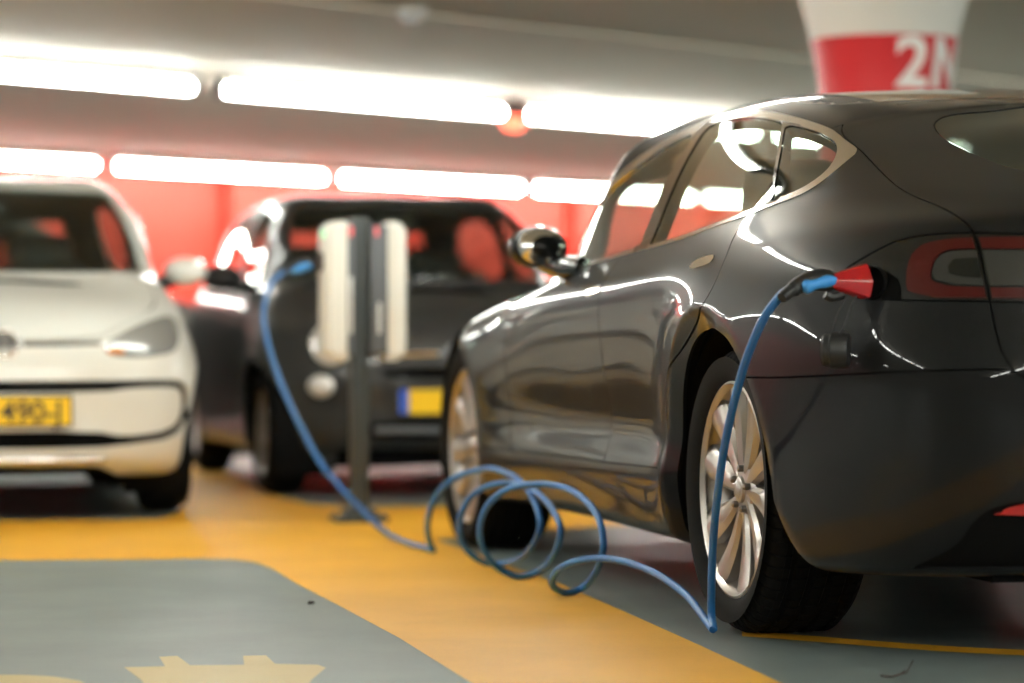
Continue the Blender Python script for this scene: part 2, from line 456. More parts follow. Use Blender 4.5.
def make_wheel(parent, x, y, R_t, R_r, width, side, style='sedan', spin=0.0, steer=0.0, rim_mat=None):
    """wheel with outer face towards side*(+y); y = rim face plane"""
    rm = rim_mat or M_rim
    mb = MB(); w = width
    lip = [(R_r-.016, -.012), (R_r-.009, -.004), (R_r-.004, .0), (R_r+.002, -.003), (R_r+.002, -.012), (R_r-.006, -.02), (R_r-.02, -.05), (R_r-.035, -w*.5), (R_r-.02, -w+.03), (R_r, -w+.02)]
    mb.lathe(lip, 96, 'y')
    if style == 'sedan':
        for k in range(10):
            a = spin+k*2*math.pi/10
            spoke_mesh(mb, a, .045, R_r-.010, .034, .098 if k % 2 else .086, .05 if k % 2 else .10, -.026, -.008, .034, -.006)
        mb.lathe([(0, -.016), (.022, -.016), (.030, -.019), (.034, -.026), (.062, -.030), (.072, -.040), (.074, -.07), (0, -.07)], 48, 'y')
    else:
        for k in range(7 if style == 'small' else 8):
            a = spin+k*2*math.pi/(7 if style == 'small' else 8)
            spoke_mesh(mb, a, .04, R_r-.016, .05, .055, .12, -.02, -.012, .03, -.004)
        mb.lathe([(0, -.012), (.03, -.014), (.05, -.025), (.06, -.05), (0, -.06)], 40, 'y')
    whl = mb.build('wheel', rm, parent, sharp=28)
    # tyre
    rr = R_t; sh = .018
    prof = [(R_r-.004, -.010), (R_r+.012, .004), (R_r+.035, .014), (R_r+.06, .016), (rr-.045, .010), (rr-.022, -.002), (rr-.009, -.016), (rr-.003, -.032)]
    grooves = []
    ys = np.linspace(-.032, -w+.022, 41)
    for i, q in enumerate(ys):
        g = .007 if i % 10 in (4, 5, 6) and 0 < i < 40 else 0
        prof.append((rr-g-.0015*abs(2*i/40-1)**3, q))
    prof += [(rr-.003, -w+.022), (rr-.022, -w+.002), (rr-.06, -w-.012), (R_r, -w+.01)]
    nb = 64; vs = []; fs = []; k = len(prof); angs = []
    for i in range(nb):
        a0 = 2*math.pi*i/nb; st = 2*math.pi/nb
        angs += [(a0, 0), (a0+st*.80, 0), (a0+st*.86, 1), (a0+st*.96, 1)]
    for a, g in angs:
        for j, (r, h_) in enumerate(prof):
            tread = r > rr-.030
            skew = (h_+w/2)*0.35 if tread else (-.032+w/2)*0.35 if h_ > -w/2 else (-w+.022+w/2)*.35
            if tread and g and (j-8) % 10 not in (4, 5, 6): r = r-.005
            vs.append((r*math.cos(a+skew), h_, r*math.sin(a+skew)))
    n = len(angs)
    for i in range(n):
        j = (i+1) % n
        for t in range(k-1): fs.append((i*k+t, j*k+t, j*k+t+1, i*k+t+1))
    t_ = MB().add(vs, fs); t_.build('tyre', M_tyre, whl, sharp=40)
    MB().lathe([(.05, -.085), (.165, -.085), (.165, -.11), (.05, -.11)], 48, 'y').build('brake_disc', M_disc, whl)
    cp = MB(); cp.prism([(-.06, .10), (.06, .10), (.09, .175), (-.09, .175)], -.135, -.065, 'y')
    c_ = cp.build('brake_caliper', M_black, whl); c_.rotation_euler = (0, math.radians(70), 0)
    bk = MB(); bk.lathe([(0, -w+.04), (R_r-.02, -w+.04), (R_r-.02, -w+.045), (0, -w+.045)], 40, 'y'); bk.build('inner_barrel', M_void, whl)
    if style == 'sedan':
        for q in range(5):
            a = spin+.3+q*2*math.pi/5
            nn = MB(); Mx = Matrix.Translation((.052*math.cos(a), 0, .052*math.sin(a)))
            nn.lathe([(0, -.012), (.006, -.0125), (.0095, -.016), (.0095, -.035), (0, -.035)], 6, 'y', M=Mx); nn.build('lug_nut', M_disc, whl)
    MB().lathe([(0, -.011), (.018, -.012), (.024, -.016), (.024, -.03)], 32, 'y').build('hub_cap', rm if style == 'sedan' else M_silver, whl)
    whl.location = (x, y*side, R_t)
    whl.rotation_euler = (0, 0, 0 if side > 0 else math.pi)
    if steer: whl.rotation_euler.z += steer
    return whl

# ================================================================== dark grey electric sedan
WB = 2.96; RT = .348; AR = .392
def sedan_mod(s):
    X, Y, Z = s.P[..., 0], s.P[..., 1], s.P[..., 2]
    for cx in (0.0, WB):
        dx = X-cx; dz = Z-.345
        r = np.hypot(dx, dz)
        rear_leg = (dz < 0) & (dx < 0)
        r = np.where(rear_leg, np.abs(dx)-np.clip(-dz, 0, None)*(.55 if cx == 0 else .1), r)
        r = np.where((dz < 0) & (dx >= 0), np.abs(dx)+.0*dz, r)
        side = (Z < .93) & (Z > .15) & (np.abs(Y) > .6) & (np.abs(dx) < .85)
        Rc = AR+.056
        out = .016*np.exp(-np.clip(r-Rc, 0, None)/.10)*np.clip((.93-Z)/.16, 0, 1)
        band = np.clip((Rc-r)/.056, 0, 1.6)
        ins = .030-.024*np.clip(-dx/.15+.2, 0, 1)
        dy = np.where(r >= Rc, out, .016-ins*band)
        fade = np.clip((.85-np.abs(dx))/.2, 0, 1)
        s.P[..., 1] = Y+np.where(side, dy*fade*np.clip((Z-.15)/.05, 0, 1), 0)*np.where(Y > .6, 1, 0)
        if cx == 0.0: s.archR = r-.026*np.clip(-dx/.2, 0, 1)
        else: s.archF = r

def to_left(v): return v

def make_sedan(loc, rz):
    car = empty('electric_sedan', loc, rz)
    tag(car, 'dark grey electric fastback sedan seen from its rear corner, plugged in by a blue cable', 'car')
    S = Surf(SEDAN, .016, .011, sedan_mod); U, V, X, Y, Z = S.U, S.Vv, S.X, S.Y, S.Z
    VM = S.qv[-1]
    c2 = lambda p, n=2: chaikin(p, n)
    GFp = c2([(2.750, 1.225), (2.995, 1.216), (3.239, 1.192), (3.406, 1.176), (3.60, 1.160), (3.78, 1.12), (3.88, 1.05), (3.93, .975), (3.90, .950), (3.459, .946), (3.242, .935), (3.024, .920), (2.716, .918), (2.739, 1.06), (2.738, 1.15)])
    GRp = c2([(2.700, 1.240), (2.606, 1.252), (2.448, 1.256), (2.325, 1.260), (2.223, 1.258), (2.14, 1.252), (2.112, 1.246), (2.09, 1.232), (1.908, 1.13), (1.785, .99), (1.776, .978), (1.79, .968), (1.864, .949), (1.996, .925), (2.238, .923), (2.492, .919), (2.610, .918), (2.617, 1.064), (2.640, 1.149)])
    GQp = c2([(2.085, 1.243), (2.06, 1.249), (1.954, 1.249), (1.755, 1.249), (1.626, 1.246), (1.536, 1.228), (1.488, 1.196), (1.481, 1.151), (1.511, 1.113), (1.575, 1.066), (1.652, 1.029), (1.735, .996), (1.757, .988), (1.77, 1.0), (1.888, 1.13), (2.068, 1.23)])
    CHp = c2([(1.357, 1.231), (1.45, 1.252), (1.682, 1.279), (1.907, 1.280), (2.079, 1.283), (2.218, 1.288), (2.357, 1.292), (2.535, 1.292), (2.727, 1.288), (3.048, 1.272), (3.238, 1.245), (3.45, 1.215), (3.62, 1.195), (3.80, 1.155), (3.93, 1.07), (4.0, .965), (3.97, .925), (3.605, .916), (3.346, .908), (2.969, .895), (2.459, .897), (2.194, .897), (1.94, .905), (1.819, .932), (1.714, .973), (1.584, 1.024), (1.521, 1.062), (1.469, 1.105), (1.408, 1.169)], 1)
    # black pillar inserts
    PBp = [(2.757, 1.262), (2.690, 1.262), (2.612, 1.15), (2.588, .90), (2.73, .90), (2.75, 1.06)]
    PDp = [(2.16, 1.256), (2.0, 1.256), (1.80, 1.15), (1.70, .995), (1.76, .968), (1.84, .97), (1.99, 1.12), (2.10, 1.19)]
    HSl = [(1.995, VM+.1), (1.995, 1.60), (1.991, 1.421), (1.985, 1.385), (1.894, 1.344), (1.679, 1.290), (1.479, 1.262), (1.308, 1.225), (1.164, 1.162), (1.049, 1.077), (.966, 1.017), (.869, .953), (.801, .902), (.753, .859), (.715, .81), (.696, .777), (.677, .738), (.664, .693), (.654, .649), (.643, .617), (.625, .585), (.59, .563), (.54, .553), (-1, .553)]
    HT = sdp(np.array(list(chaikin(HSl, 2, False))+[(-1, VM+.1)]), U, V)
    BS = [(1.75, .540), (1.353, .551), (1.194, .558), (1.016, .570), (.899, .579), (.764, .586), (.642, .592), (.618, .580), (.585, .557), (.54, .547), (-1, .547)]
    BU = sdp(np.array(list(chaikin(BS, 1, False))+[(-1, -1), (1.75, -1)]), U, V)
    x2u = S.qu[0]+0
    # door seams, in grid coordinates
    DRl = chaikin([(1.80, .96), (1.78, .90), (1.715, .83), (1.694, .80), (1.690, .736), (1.754, .677), (1.927, .617), (2.119, .544), (2.26, .42), (2.262, .283)], 2, False)
    RD = sdp(np.array(list(DRl)+[(2.853, .283), (2.853, .90), (2.853, 1.5), (1.8, 1.5)]), U, V)
    FDl = [(2.853, .283), (3.93, .283), (3.985, .33), (3.99, .60), (3.96, .80), (3.93, .935), (3.80, 1.5), (2.853, 1.5)]
    FD = sdp(np.array(FDl), U, V)
    SLf = .283-V                                     # sill below this
    A_r, A_f = S.archR-AR, S.archF-AR
    lowz = Z < .93
    A_r = np.where(lowz & (Y > .5), A_r, .3); A_f = np.where(lowz & (Y > .5), A_f, .3)
    gf, gr, gq, ch = (sdp(p, U, V) for p in (GFp, GRp, GQp, CHp))
    pb, pd = sdp(PBp, U, V), sdp(PDp, U, V)
    LPp = np.array([(1.075, .765), (1.052, .782), (1.009, .803), (.978, .822), (.936, .844), (.877, .856), (.812, .860), (.761, .860), (.689, .855), (.634, .850), (.50, .845), (.30, .84), (.2, .82), (.18, .78), (.2, .735), (.40, .727), (.604, .727), (.684, .728), (.809, .728), (.971, .728), (1.03, .738)])
    LP = sdp(chaikin(LPp, 1), U, V)
    HG = sdp(chaikin([(-1, 1.10), (.40, 1.10), (.628, 1.161), (.72, 1.222), (.806, 1.282), (1.011, 1.387), (1.31, 1.474), (1.45, 1.525), (1.44, 1.57), (1.36, 1.605), (1.25, 1.70), (1.2, VM+.3), (-1, VM+.3)], 2), U, V)
    HG = np.where((U > 1.84), -.2, HG)
    g = .0022
    # belt line region for side panels
    notwin = [-ch-g*.5]
    # shells
    roofline = [ (3.35, VM+.2), (3.35, 1.60), (3.40, 1.42), (3.52, 1.275), (3.62, 1.262), (3.8, 1.235), (4.02, 1.15), (4.10, 1.02), (4.13, .96), (4.20, 1.04), (4.22, 1.25), (4.26, VM+.2)]
    WS = sdp(chaikin(roofline, 1), U, V)
    HD = sdp(chaikin([(4.30, VM+.2), (4.27, 1.25), (4.24, 1.02), (4.22, .93), (4.5, .895), (5.0, .86), (5.35, .80), (7.5, .80), (7.5, VM+.2)], 1), U, V)
    FB = sdp([(5.15, -1), (5.15, .42), (5.25, .68), (5.42, .79), (7.5, .79), (7.5, -1)], U, V)
    PR = sdp(chaikin([(2.05, VM+.2), (2.05, 1.42), (2.3, 1.37), (3.2, 1.37), (3.33, 1.42), (3.30, 1.6), (3.30, VM+.2)], 1), U, V)
    # ---- panels
    arch = [A_r, A_f]
    P = S.panel
    both_sides = (('left', 1), ('right', -1))
    shell_f = [A_r-.004, A_f-.004, -np.maximum.reduce([gf, gr, gq, WS, HG])]
    P('body_shell', shell_f, M_void, car, off=-.009, depth=.03)
    for sd, _ in both_sides:
        P('door', [RD-g, -ch-.001, A_r, V-.283-g], M_paint, car, sd, label='rear passenger door of the dark grey sedan')
        P('door', [FD-g, -ch-.001], M_paint, car, sd, label='front door of the dark grey sedan')
        P('side_sill', [.283-V-g, A_r, A_f, sdp([(1.6, -1), (4.9, -1), (4.9, .5), (1.6, .5)], U, V)], M_paint, car, sd)
        P('fender', [-FD-g, -HD-g, -WS-g, -FB-g, A_f, sdp([(3.93, -1), (3.93, .95), (4.02, 1.06), (4.08, .99), (4.2, 1.3), (5.6, 1.3), (5.6, -1)], U, V), np.where(U < 4.9, np.where(X < 2.96, V-.283-g, 1), 1)*1.0], M_paint, car, sd)
        P('quarter_panel', [-RD-g, -HT-g, -BU-g, -ch-.001, -LP-g, A_r, sdp([(-1, -1), (2.262, -1), (2.262, .9), (2.853, .9), (2.853, 1.20), (3.6, 1.14), (4.05, .97), (4.14, .97), (4.1, 1.15), (3.55, 1.28), (3.42, 1.40), (3.33, 1.43), (3.31, 1.373), (2.05, 1.373), (2.005, 1.40), (1.8, 1.45), (-1, 1.5)], U, V), np.where((U > 1.7) & (X < .8), V-.0, 1.0)], M_paint, car, sd)
        P('window_glass', [gf-.002], M_glass, car, sd, off=-.004, depth=0, label='front door window of the sedan')
        P('window_glass', [gr-.002], M_glass, car, sd, off=-.004, depth=0, label='rear door window of the sedan')
        P('window_glass', [gq-.002], M_glass, car, sd, off=-.004, depth=0, label='small pointed quarter window of the sedan')
        P('pillar_cover', [pb, -gf, -gr, -gq], M_gloss_black, car, sd, off=-.001, depth=.004)
        P('pillar_cover', [pd, -gf, -gr, -gq], M_gloss_black, car, sd, off=-.001, depth=.004)
        P('window_surround', [ch, -gf, -gr, -gq, -np.maximum(pb, pd)], M_chrome, car, sd, off=.002, depth=.010, label='bright chrome window surround')
        P('tail_lamp', [LP-.001, -HT-g, -sdp([(.986, .787), (.934, .777), (.888, .761), (.876, .727), (.975, .726)], U, V)], M_lens_clear, car, sd, off=-.002, depth=.02, label='smoked tail lamp cover')
        tl = None
        ROp = chaikin([(.862, .733), (.876, .769), (.880, .811), (.860, .834), (.801, .843), (.749, .845), (.60, .842), (.30, .83), (.25, .79), (.26, .75), (.40, .735), (.608, .733)], 1)
        RIp = chaikin([(.814, .751), (.818, .787), (.813, .808), (.788, .818), (.727, .818), (.50, .815), (.33, .81), (.32, .78), (.35, .75), (.608, .748)], 1)
        ro, ri = sdp(ROp, U, V), sdp(RIp, U, V)
        o = P('lamp_reflector', [ro, -ri, -HT-g-.004], M_lens_red, car, sd, off=.0012, depth=.003, label='red reflector ring of the tail lamp')
        P('lamp_insert', [ri-.004, -HT-g-.004], M_lens_grey, car, sd, off=.0008, depth=.003, label='grey inner chamber of the tail lamp')
        ri2 = sdp(chaikin([(.775, .765), (.78, .79), (.765, .800), (.60, .798), (.45, .795), (.44, .775), (.60, .763)], 1), U, V)
        P('lamp_light_guide', [ri2, -HT-g-.004], M_lens_clear, car, sd, off=.0020, depth=.003)
        P('tail_lamp', [LP-.001, HT-g], M_lens_clear, car, sd, off=-.002, depth=.02, label='tail lamp section on the hatch')
        P('lamp_reflector', [ro, -ri, HT-g-.004], M_lens_red, car, sd, off=.0012, depth=.003, label='red reflector ring on the hatch')
        P('lamp_insert', [ri-.004, HT-g-.004], M_lens_grey, car, sd, off=.0008, depth=.003)
        P('bumper_reflector', [sdp([(.675, .232), (.64, .249), (.60, .257), (.48, .257), (.47, .232), (.60, .228)], U, V)], M_refl_red, car, sd, off=.004, depth=.01, label='red reflector low in the bumper')
        P('door_handle', [sdp(chaikin([(1.955, .765), (1.958, .788), (1.80, .805), (1.775, .797), (1.785, .780)], 1), U, V)], M_chrome, car, sd, off=.003, depth=.006, label='flush chrome door handle')
        P('door_handle', [sdp(chaikin([(3.02, .735), (3.02, .758), (2.88, .770), (2.86, .76), (2.87, .742)], 1), U, V)], M_chrome, car, sd, off=.003, depth=.006, label='flush chrome door handle')
        P('head_lamp', [sdp(chaikin([(5.05, .80), (5.3, .72), (5.62, .66), (5.66, .70), (5.5, .78), (5.25, .84)], 1), U, V)], M_lens_grey, car, sd, off=.003, depth=.01)
    P('liftgate', [HT-g, -HG-g, -LP-g], M_paint, car)
    P('rear_window', [HG-.002], M_glass_dark, car, off=-.002, depth=0, label='dark sloping rear window')
    VALf = sdp(chaikin([(-1, .245), (.50, .262), (.615, .262), (.672, .250), (.714, .218), (.745, .165), (.80, .142), (.9, .10), (-1, .10)], 1), U, V)
    P('bumper', [BU-g, -VALf-.001, A_r], M_paint, car, label='dark grey rear bumper')
    P('bumper_insert', [VALf], M_black, car, off=-.012, depth=.02)
    P('roof_panel', [PR-g], M_gloss_black, car, label='glossy dark panoramic roof')
    P('roof_rail', [-PR-g, -HT-g, -ch-.001, -WS-g, sdp([(1.95, VM+.2), (1.95, 1.35), (2.005, 1.38), (3.2, 1.378), (3.30, 1.42), (3.37, VM+.2)], U, V)], M_paint, car)
    P('windscreen', [WS-.002], M_windscreen, car, off=-.003, depth=0)
    P('hood', [HD-g], M_paint, car)
    P('front_bumper', [FB-g, A_f], M_paint, car)
    # underside
    ub = MB(); ub.box((1.45, 0, .20), (4.6, 1.2, .03)); ub.box((1.48, 0, .21), (1.9, 1.6, .06)); ub.build('underbody', M_void, car)
    # wheel housings
    for cx in (0.0, WB):
        for sd in (1, -1):
            wl = MB(); wl.lathe([(AR+.012, .925), (AR+.012, .62), (0.0, .62)], 48, 'y', M=Matrix.Diagonal((1, sd, 1, 1)), a0=-.22, a1=math.pi+.22)
            o = wl.build('wheel_housing', M_void, car); o.location = (cx, 0, .345)
    for cx in (0.0, WB):
        for sd in (1, -1):
            make_wheel(car, cx, .922, RT, .262, .245, sd, 'sedan', spin=.15 if cx == 0 else .5)
    # cabin
    cab = MB(); cab.box((1.15, 0, .45), (3.0, 1.55, .04)); cab.box((2.30, 0, .80), (.35, 1.45, .25), bev=.05); cab.box((-.35, 0, .80), (.9, 1.3, .10)); cab.build('cabin_floor', M_interior, car)
    def seat(x, y, w, hb=.62):
        sm = MB(); sm.box((x+.25, y, .52), (.52, w, .16), bev=.05)
        Mb = Matrix.Translation((x, y, .56)) @ Matrix.Rotation(math.radians(-18), 4, 'Y')
        sm.box((0, 0, hb/2), (.13, w*.96, hb), M=Mb, bev=.05)
        o = sm.build('seat', M_seat, car)
        hm = MB(); hm.box((0, 0, hb+.10), (.10, min(w*.55, .28), .19), M=Mb, bev=.045); hm.tube([Mb @ Vector((0, .05, hb-.02)), Mb @ Vector((0, .05, hb+.05))], .006, 8); hm.tube([Mb @ Vector((0, -.05, hb-.02)), Mb @ Vector((0, -.05, hb+.05))], .006, 8)
        hm.build('head_rest', M_seat, o)
    seat(1.32, .38, .52, .50); seat(1.32, -.38, .52, .50); seat(.50, .42, .50, .40); seat(.50, -.42, .50, .40)
    sw = MB(); sw.lathe([(.175+.014*math.cos(a), .014*math.sin(a)) for a in np.linspace(0, 2*math.pi, 9)[:-1]], 40, 'x', closed=True, M=Matrix.Translation((1.93, .38, .86)) @ Matrix.Rotation(math.radians(-22), 4, 'Y'))
    sw.build('steering_wheel', M_black, car)
    # mirrors
    for sd in (1, -1):
        Ms = Matrix.Diagonal((1, sd, 1, 1))
        mm = MB(); prof = [(0, -.075), (.045, -.07), (.075, -.04), (.082, 0), (.07, .045), (.04, .075), (0, .085)]
        mm.lathe([(r*1.0, h_) for r, h_ in prof], 32, 'x', M=Ms @ Matrix.Translation((1.82, .955, .990)) @ Matrix.Rotation(.12, 4, 'Z') @ Matrix.Diagonal((1.1, 1.12, .80, 1)))
        mo = mm.build('side_mirror', M_paint, car, sharp=60)
        gm = MB(); gm.lathe([(0, 0), (.062, 0), (.068, .008)], 32, 'x', M=Ms @ Matrix.Translation((1.742, .955, .990)) @ Matrix.Rotation(.12, 4, 'Z') @ Matrix.Diagonal((1, 1.12, .80, 1)))
        gm.build('mirror_glass', M_silver, mo, sharp=60)
        am = MB(); am.tube([Ms @ Vector(p) for p in ((1.66, .855, .925), (1.70, .885, .925), (1.77, .915, .935), (1.82, .945, .96))], [.034, .038, .036, .034], 14)
        am.build('mirror_arm', M_gloss_black, mo, sharp=60)
    return car, S
# ================================================================== small hatchbacks
CITY = dict(x=[.2, .7, 1.2, 1.6, 1.95, 2.3], ref=4, levels=[
 _lv([.68]*6, [.17]*6, (-.42, 3, .18, .18), (2.88, 3, .17, .17)),
 _lv([.775]*6, [.20]*6, (-.48, 3, .22, .22), (2.93, 3.0, .185, .205)),
 _lv([.800]*6, [.30]*6, (-.52, 3, .32, .32), (2.985, 3.0, .27, .265)),
 _lv([.812,.808,.805,.805,.810,.815], [.42]*6, (-.54, 3, .43, .43), (2.985, 3.0, .40, .385)),
 _lv([.822,.815,.812,.812,.818,.823], [.56]*6, (-.55, 3, .56, .56), (2.995, 2.9, .53, .51)),
 _lv([.822,.818,.815,.815,.818,.818], [.70,.69,.685,.68,.68,.68], (-.55, 3, .70, .70), (2.985, 2.7, .66, .645)),
 _lv([.808,.808,.808,.808,.805,.79], [.83,.82,.81,.80,.80,.795], (-.54, 3, .83, .83), (2.95, 2.5, .755, .735)),
 _lv([.785,.788,.79,.79,.785,.755], [.92,.905,.89,.88,.875,.87], (-.52, 3, .92, .92), (2.88, 2.4, .815, .80)),
 _lv([.755,.765,.77,.77,.757,.69], [.97,.95,.935,.925,.925,.93], (-.50, 3, .98, .98), (2.76, 2.3, .865, .86)),
 _lv([.735,.745,.75,.748,.725,.60], [1.01,.985,.965,.955,.965,.965], (-.48, 3, 1.02, 1.02), (2.62, 2.2, .905, .905)),
 _lv([.67,.69,.70,.695,.66,.48], [1.18,1.175,1.165,1.145,1.09,.98], (-.40, 3, 1.19, 1.19), (2.52, 2.1, .93, .935)),
 _lv([.585,.60,.61,.60,.58,.38], [1.345,1.355,1.355,1.315,1.19,.985], (-.22, 3, 1.335, 1.335), (2.46, 2.1, .945, .955)),
 _lv([.54,.555,.565,.55,.50,.30], [1.375,1.39,1.39,1.36,1.21,.99], (-.15, 3, 1.37, 1.37), (2.42, 2.1, .955, .965)),
 _lv([.30,.30,.31,.31,.28,.15], [1.395,1.415,1.42,1.39,1.23,1.0], (0, 3, 1.385, 1.385), (2.36, 2.1, .975, .98)),
 _lv([0]*6, [1.40,1.42,1.425,1.395,1.24,1.005], (.2, 2, 1.40, 1.40), (2.3, 2, 1.005, 1.005)),
])
def retro_table():
    import copy
    T = copy.deepcopy(CITY)
    for i, lv in enumerate(T['levels']):
        if 0 < i < 7:
            xe, n, a, b = lv['front']; lv['front'] = (xe-.02-.015*abs(i-3.5), 2.35, a, b)
        elif i >= 7:
            xe, n, a, b = lv['front']; lv['front'] = (xe-.05, 2.1, a-.01, b-.005)
        w = [1, 1, 1, 1, 1, 1, .995, .985, .975, .965, .95, .96, .97, 1, 1][i]
        lv['y'] = [y*w for y in lv['y']]
    return T

def make_small(kind, loc, rz, paint, name, label):
    T = CITY if kind != 'retro' else retro_table()
    car = empty(name, loc, rz); tag(car, label, 'car')
    WBs = 2.40; rt = .285; ar = .325
    def mod(s):
        s.arch = []
        X, Y, Z = s.P[..., 0], s.P[..., 1], s.P[..., 2]
        for cx in (0.05, 2.40):
            dx, dz = X-cx, Z-.285
            r = np.where(dz < 0, np.abs(dx), np.hypot(dx, dz))
            near = (Z < .75) & (np.abs(Y) > .5) & (np.abs(dx) < .55)
            s.P[..., 1] = s.P[..., 1]+np.where(near, .016*np.exp(-np.abs(r-ar-.02)/.07), 0)
            s.arch.append(np.where((Z < .8) & (Y > .45), r-ar, .3))
    S = Surf(T, .026, .016, mod); X, Y, Z, U, V = S.X, S.Y, S.Z, S.U, S.Vv
    BIG = 9.0
    def fr(poly, n=1, xmin=1.25):                  # front-view region in (|y|, z)
        return np.where(X > xmin, sdp(chaikin(poly, n) if n else poly, Y, Z), -.3)
    def sd_(poly, n=1):                            # side-view region in (x, z)
        return np.where(Y > .3, sdp(chaikin(poly, n) if n else poly, X, Z), -.3)
    ws_top = 1.365 if kind != 'retro' else 1.355
    hw = .66 if kind != 'retro' else .63
    wsc = fr([(-.5, .985), (hw-.06, .985), (hw, 1.0), (.545, ws_top-.04), (.50, ws_top-.012), (-.5, ws_top)], 1, 1.3)
    # keep the windscreen in front of the A pillar line
    wsc = np.minimum(wsc, (X-(1.30+0*X)))
    winA = sd_([(1.20, .99), (1.93, .975), (1.80, 1.10), (1.62, 1.27), (1.50, 1.325), (1.18, 1.335)])
    winB = sd_([(.15, 1.04), (1.12, .99), (1.10, 1.335), (.45, 1.33), (.18, 1.22)])
    wsc = np.where(Y > .30, np.minimum(wsc, -sd_([(-1, .0), (1.98, 0), (1.95, .985), (1.86, 1.10), (1.68, 1.27), (1.54, 1.345), (1.2, 1.37), (-1, 1.37)], 0)), wsc)
    g = .003
    Ar, Af = S.arch
    cutall = [Ar, Af]
    rearw = np.where(X < .1, sdp([(-.5, 1.05), (.60, 1.05), (.50, 1.31), (-.5, 1.33)], Y, Z), -.3)
    holes = np.maximum.reduce([wsc, winA, winB, rearw])
    S.panel('body_shell', [Ar-.004, Af-.004, -holes], M_void, car, off=-.012, depth=.02)
    if kind != 'retro':
        hl = fr([(.395, .675), (.42, .705), (.52, .755), (.64, .800), (.71, .81), (.745, .78), (.74, .70), (.70, .655), (.55, .637), (.42, .645)], 1, 2.2)
        ring_o = fr([(-.3, .545), (.60, .550), (.735, .545), (.770, .50), (.765, .38), (.70, .318), (.50, .298), (.36, .285), (-.3, .285)], 1, 2.2)
        ring_i = fr([(-.3, .503), (.40, .503), (.50, .520), (.70, .522), (.735, .50), (.732, .40), (.675, .345), (.47, .325), (.37, .352), (-.3, .352)], 1, 2.2)
        slot = fr([(.070, .680), (.40, .686), (.40, .702), (.070, .696)], 0, 2.2)
        lowb = fr([(-.3, .215), (.37, .215), (.44, .185), (.50, .10), (-.3, .10)], 0, 2.2)
    else:
        c_ = lambda cy, cz, rx, rz_: [(cy+rx*math.cos(a), cz+rz_*math.sin(a)) for a in np.linspace(0, 2*math.pi, 20)[:-1]]
        hl = fr(c_(.53, .685, .088, .088), 0, 2.0)
        ring_o = fr([(-.3, .345), (.40, .345), (.47, .31), (.44, .26), (-.3, .26)], 1, 2.0)
        ring_i = -np.ones_like(X)
        slot = fr([(-.3, .535), (.30, .535), (.33, .56), (.28, .585), (-.3, .585)], 1, 2.0)
        lowb = fr([(-.3, .215), (.50, .215), (.52, .10), (-.3, .10)], 0, 2.0)
    hood = fr([(-.3, .70), (.36, .705), (.46, .76), (.60, .815), (.66, .87), (.645, .97), (.60, .978), (-.3, .978)], 1, 1.9) if kind != 'retro' else fr([(-.3, .64), (.25, .645), (.42, .70), (.44, .79), (.58, .83), (.62, .97), (-.3, .975)], 1, 1.9)
    door = sd_([(1.12, .29), (1.90, .29), (1.98, .50), (1.985, .93), (1.975, .975), (1.12, .985)], 0)
    bl = [-hl-.002, -np.minimum(ring_o, -ring_i)-.001, -slot-.001, -lowb-.001]
    S.panel('hood', [hood-g, -wsc-g, -hl-.002, -slot-.001], paint, car)
    S.panel('body', [-hood-g, -wsc-.001, -winA-.001, -winB-.001, -rearw-.001, -door-g, Ar, Af]+bl, paint, car, label=None)
    for sd in ('left', 'right'):
        S.panel('door', [door-g, -winA-.001], paint, car, sd)
        S.panel('window_glass', [winA], M_glass_small, car, sd, off=-.004, depth=0)
        S.panel('window_glass', [winB], M_glass_small, car, sd, off=-.004, depth=0)
        S.panel('head_lamp', [hl], M_headlamp if kind == 'retro' else M_headlamp_grey, car, sd, off=-.006 if kind != 'retro' else .004, depth=.02)
    S.panel('windscreen', [wsc], M_windscreen, car, off=-.004, depth=0)
    S.panel('rear_window', [rearw], M_glass_small, car, off=-.004, depth=0)
    S.panel('grille', [np.maximum(np.minimum(ring_o, -ring_i), -BIG)], M_black, car, off=-.012, depth=.01)
    S.panel('grille_slot', [slot], M_black, car, off=-.012, depth=.01)
    S.panel('bumper_skirt', [lowb], M_void, car, off=-.012, depth=.01)
    def surf_x(y, z):
        d = np.hypot(Y-abs(y), Z-z)+np.where(X < 1.9, 9, 0); i = np.unravel_index(np.argmin(d), d.shape); return float(X[i])
    # number plate
    zp = .432; xp = surf_x(0, zp)+.012
    pl = MB(); pl.box((xp, 0, zp), (.014, .530, .125), bev=.004); p_ = pl.build('number_plate', M_plate_text, car)
    yl = MB(); yl.box((xp+.008, .0, zp), (.004, .512, .106)); yl.build('plate_face', M_plate, p_, smooth=False)
    bb = MB(); bb.box((xp+.0105, -.236, zp), (.003, .040, .106)); bb.build('plate_band', M_plate_blue, p_, smooth=False)
    # lettering: car's right (image left) = -y ; text runs image left to right = -y to +y
    txt = {'city': '4-90-J', 'retro': 'X7', 'sedan': ''}.get(kind, '')
    def lettering(body, y0, size):
        cu = bpy.data.curves.new('plate_text', 'FONT'); cu.body = body; cu.size = size; cu.offset = .0022; cu.extrude = .001; cu.align_x = 'RIGHT' if y0 > 0 else 'LEFT'
        t = bpy.data.objects.new('t', cu); COL.objects.link(t)
        me = bpy.data.meshes.new_from_object(t.evaluated_get(bpy.context.evaluated_depsgraph_get())); bpy.data.objects.remove(t)
        vs = [(xp+.0115+v.co.z, y0+v.co.x, zp-size*.36+v.co.y) for v in me.vertices]
        MB().add(vs, [tuple(p.vertices) for p in me.polygons]).build('plate_lettering', M_plate_text, p_, smooth=False)
    if kind == 'city': lettering('490-J', .225, .118)
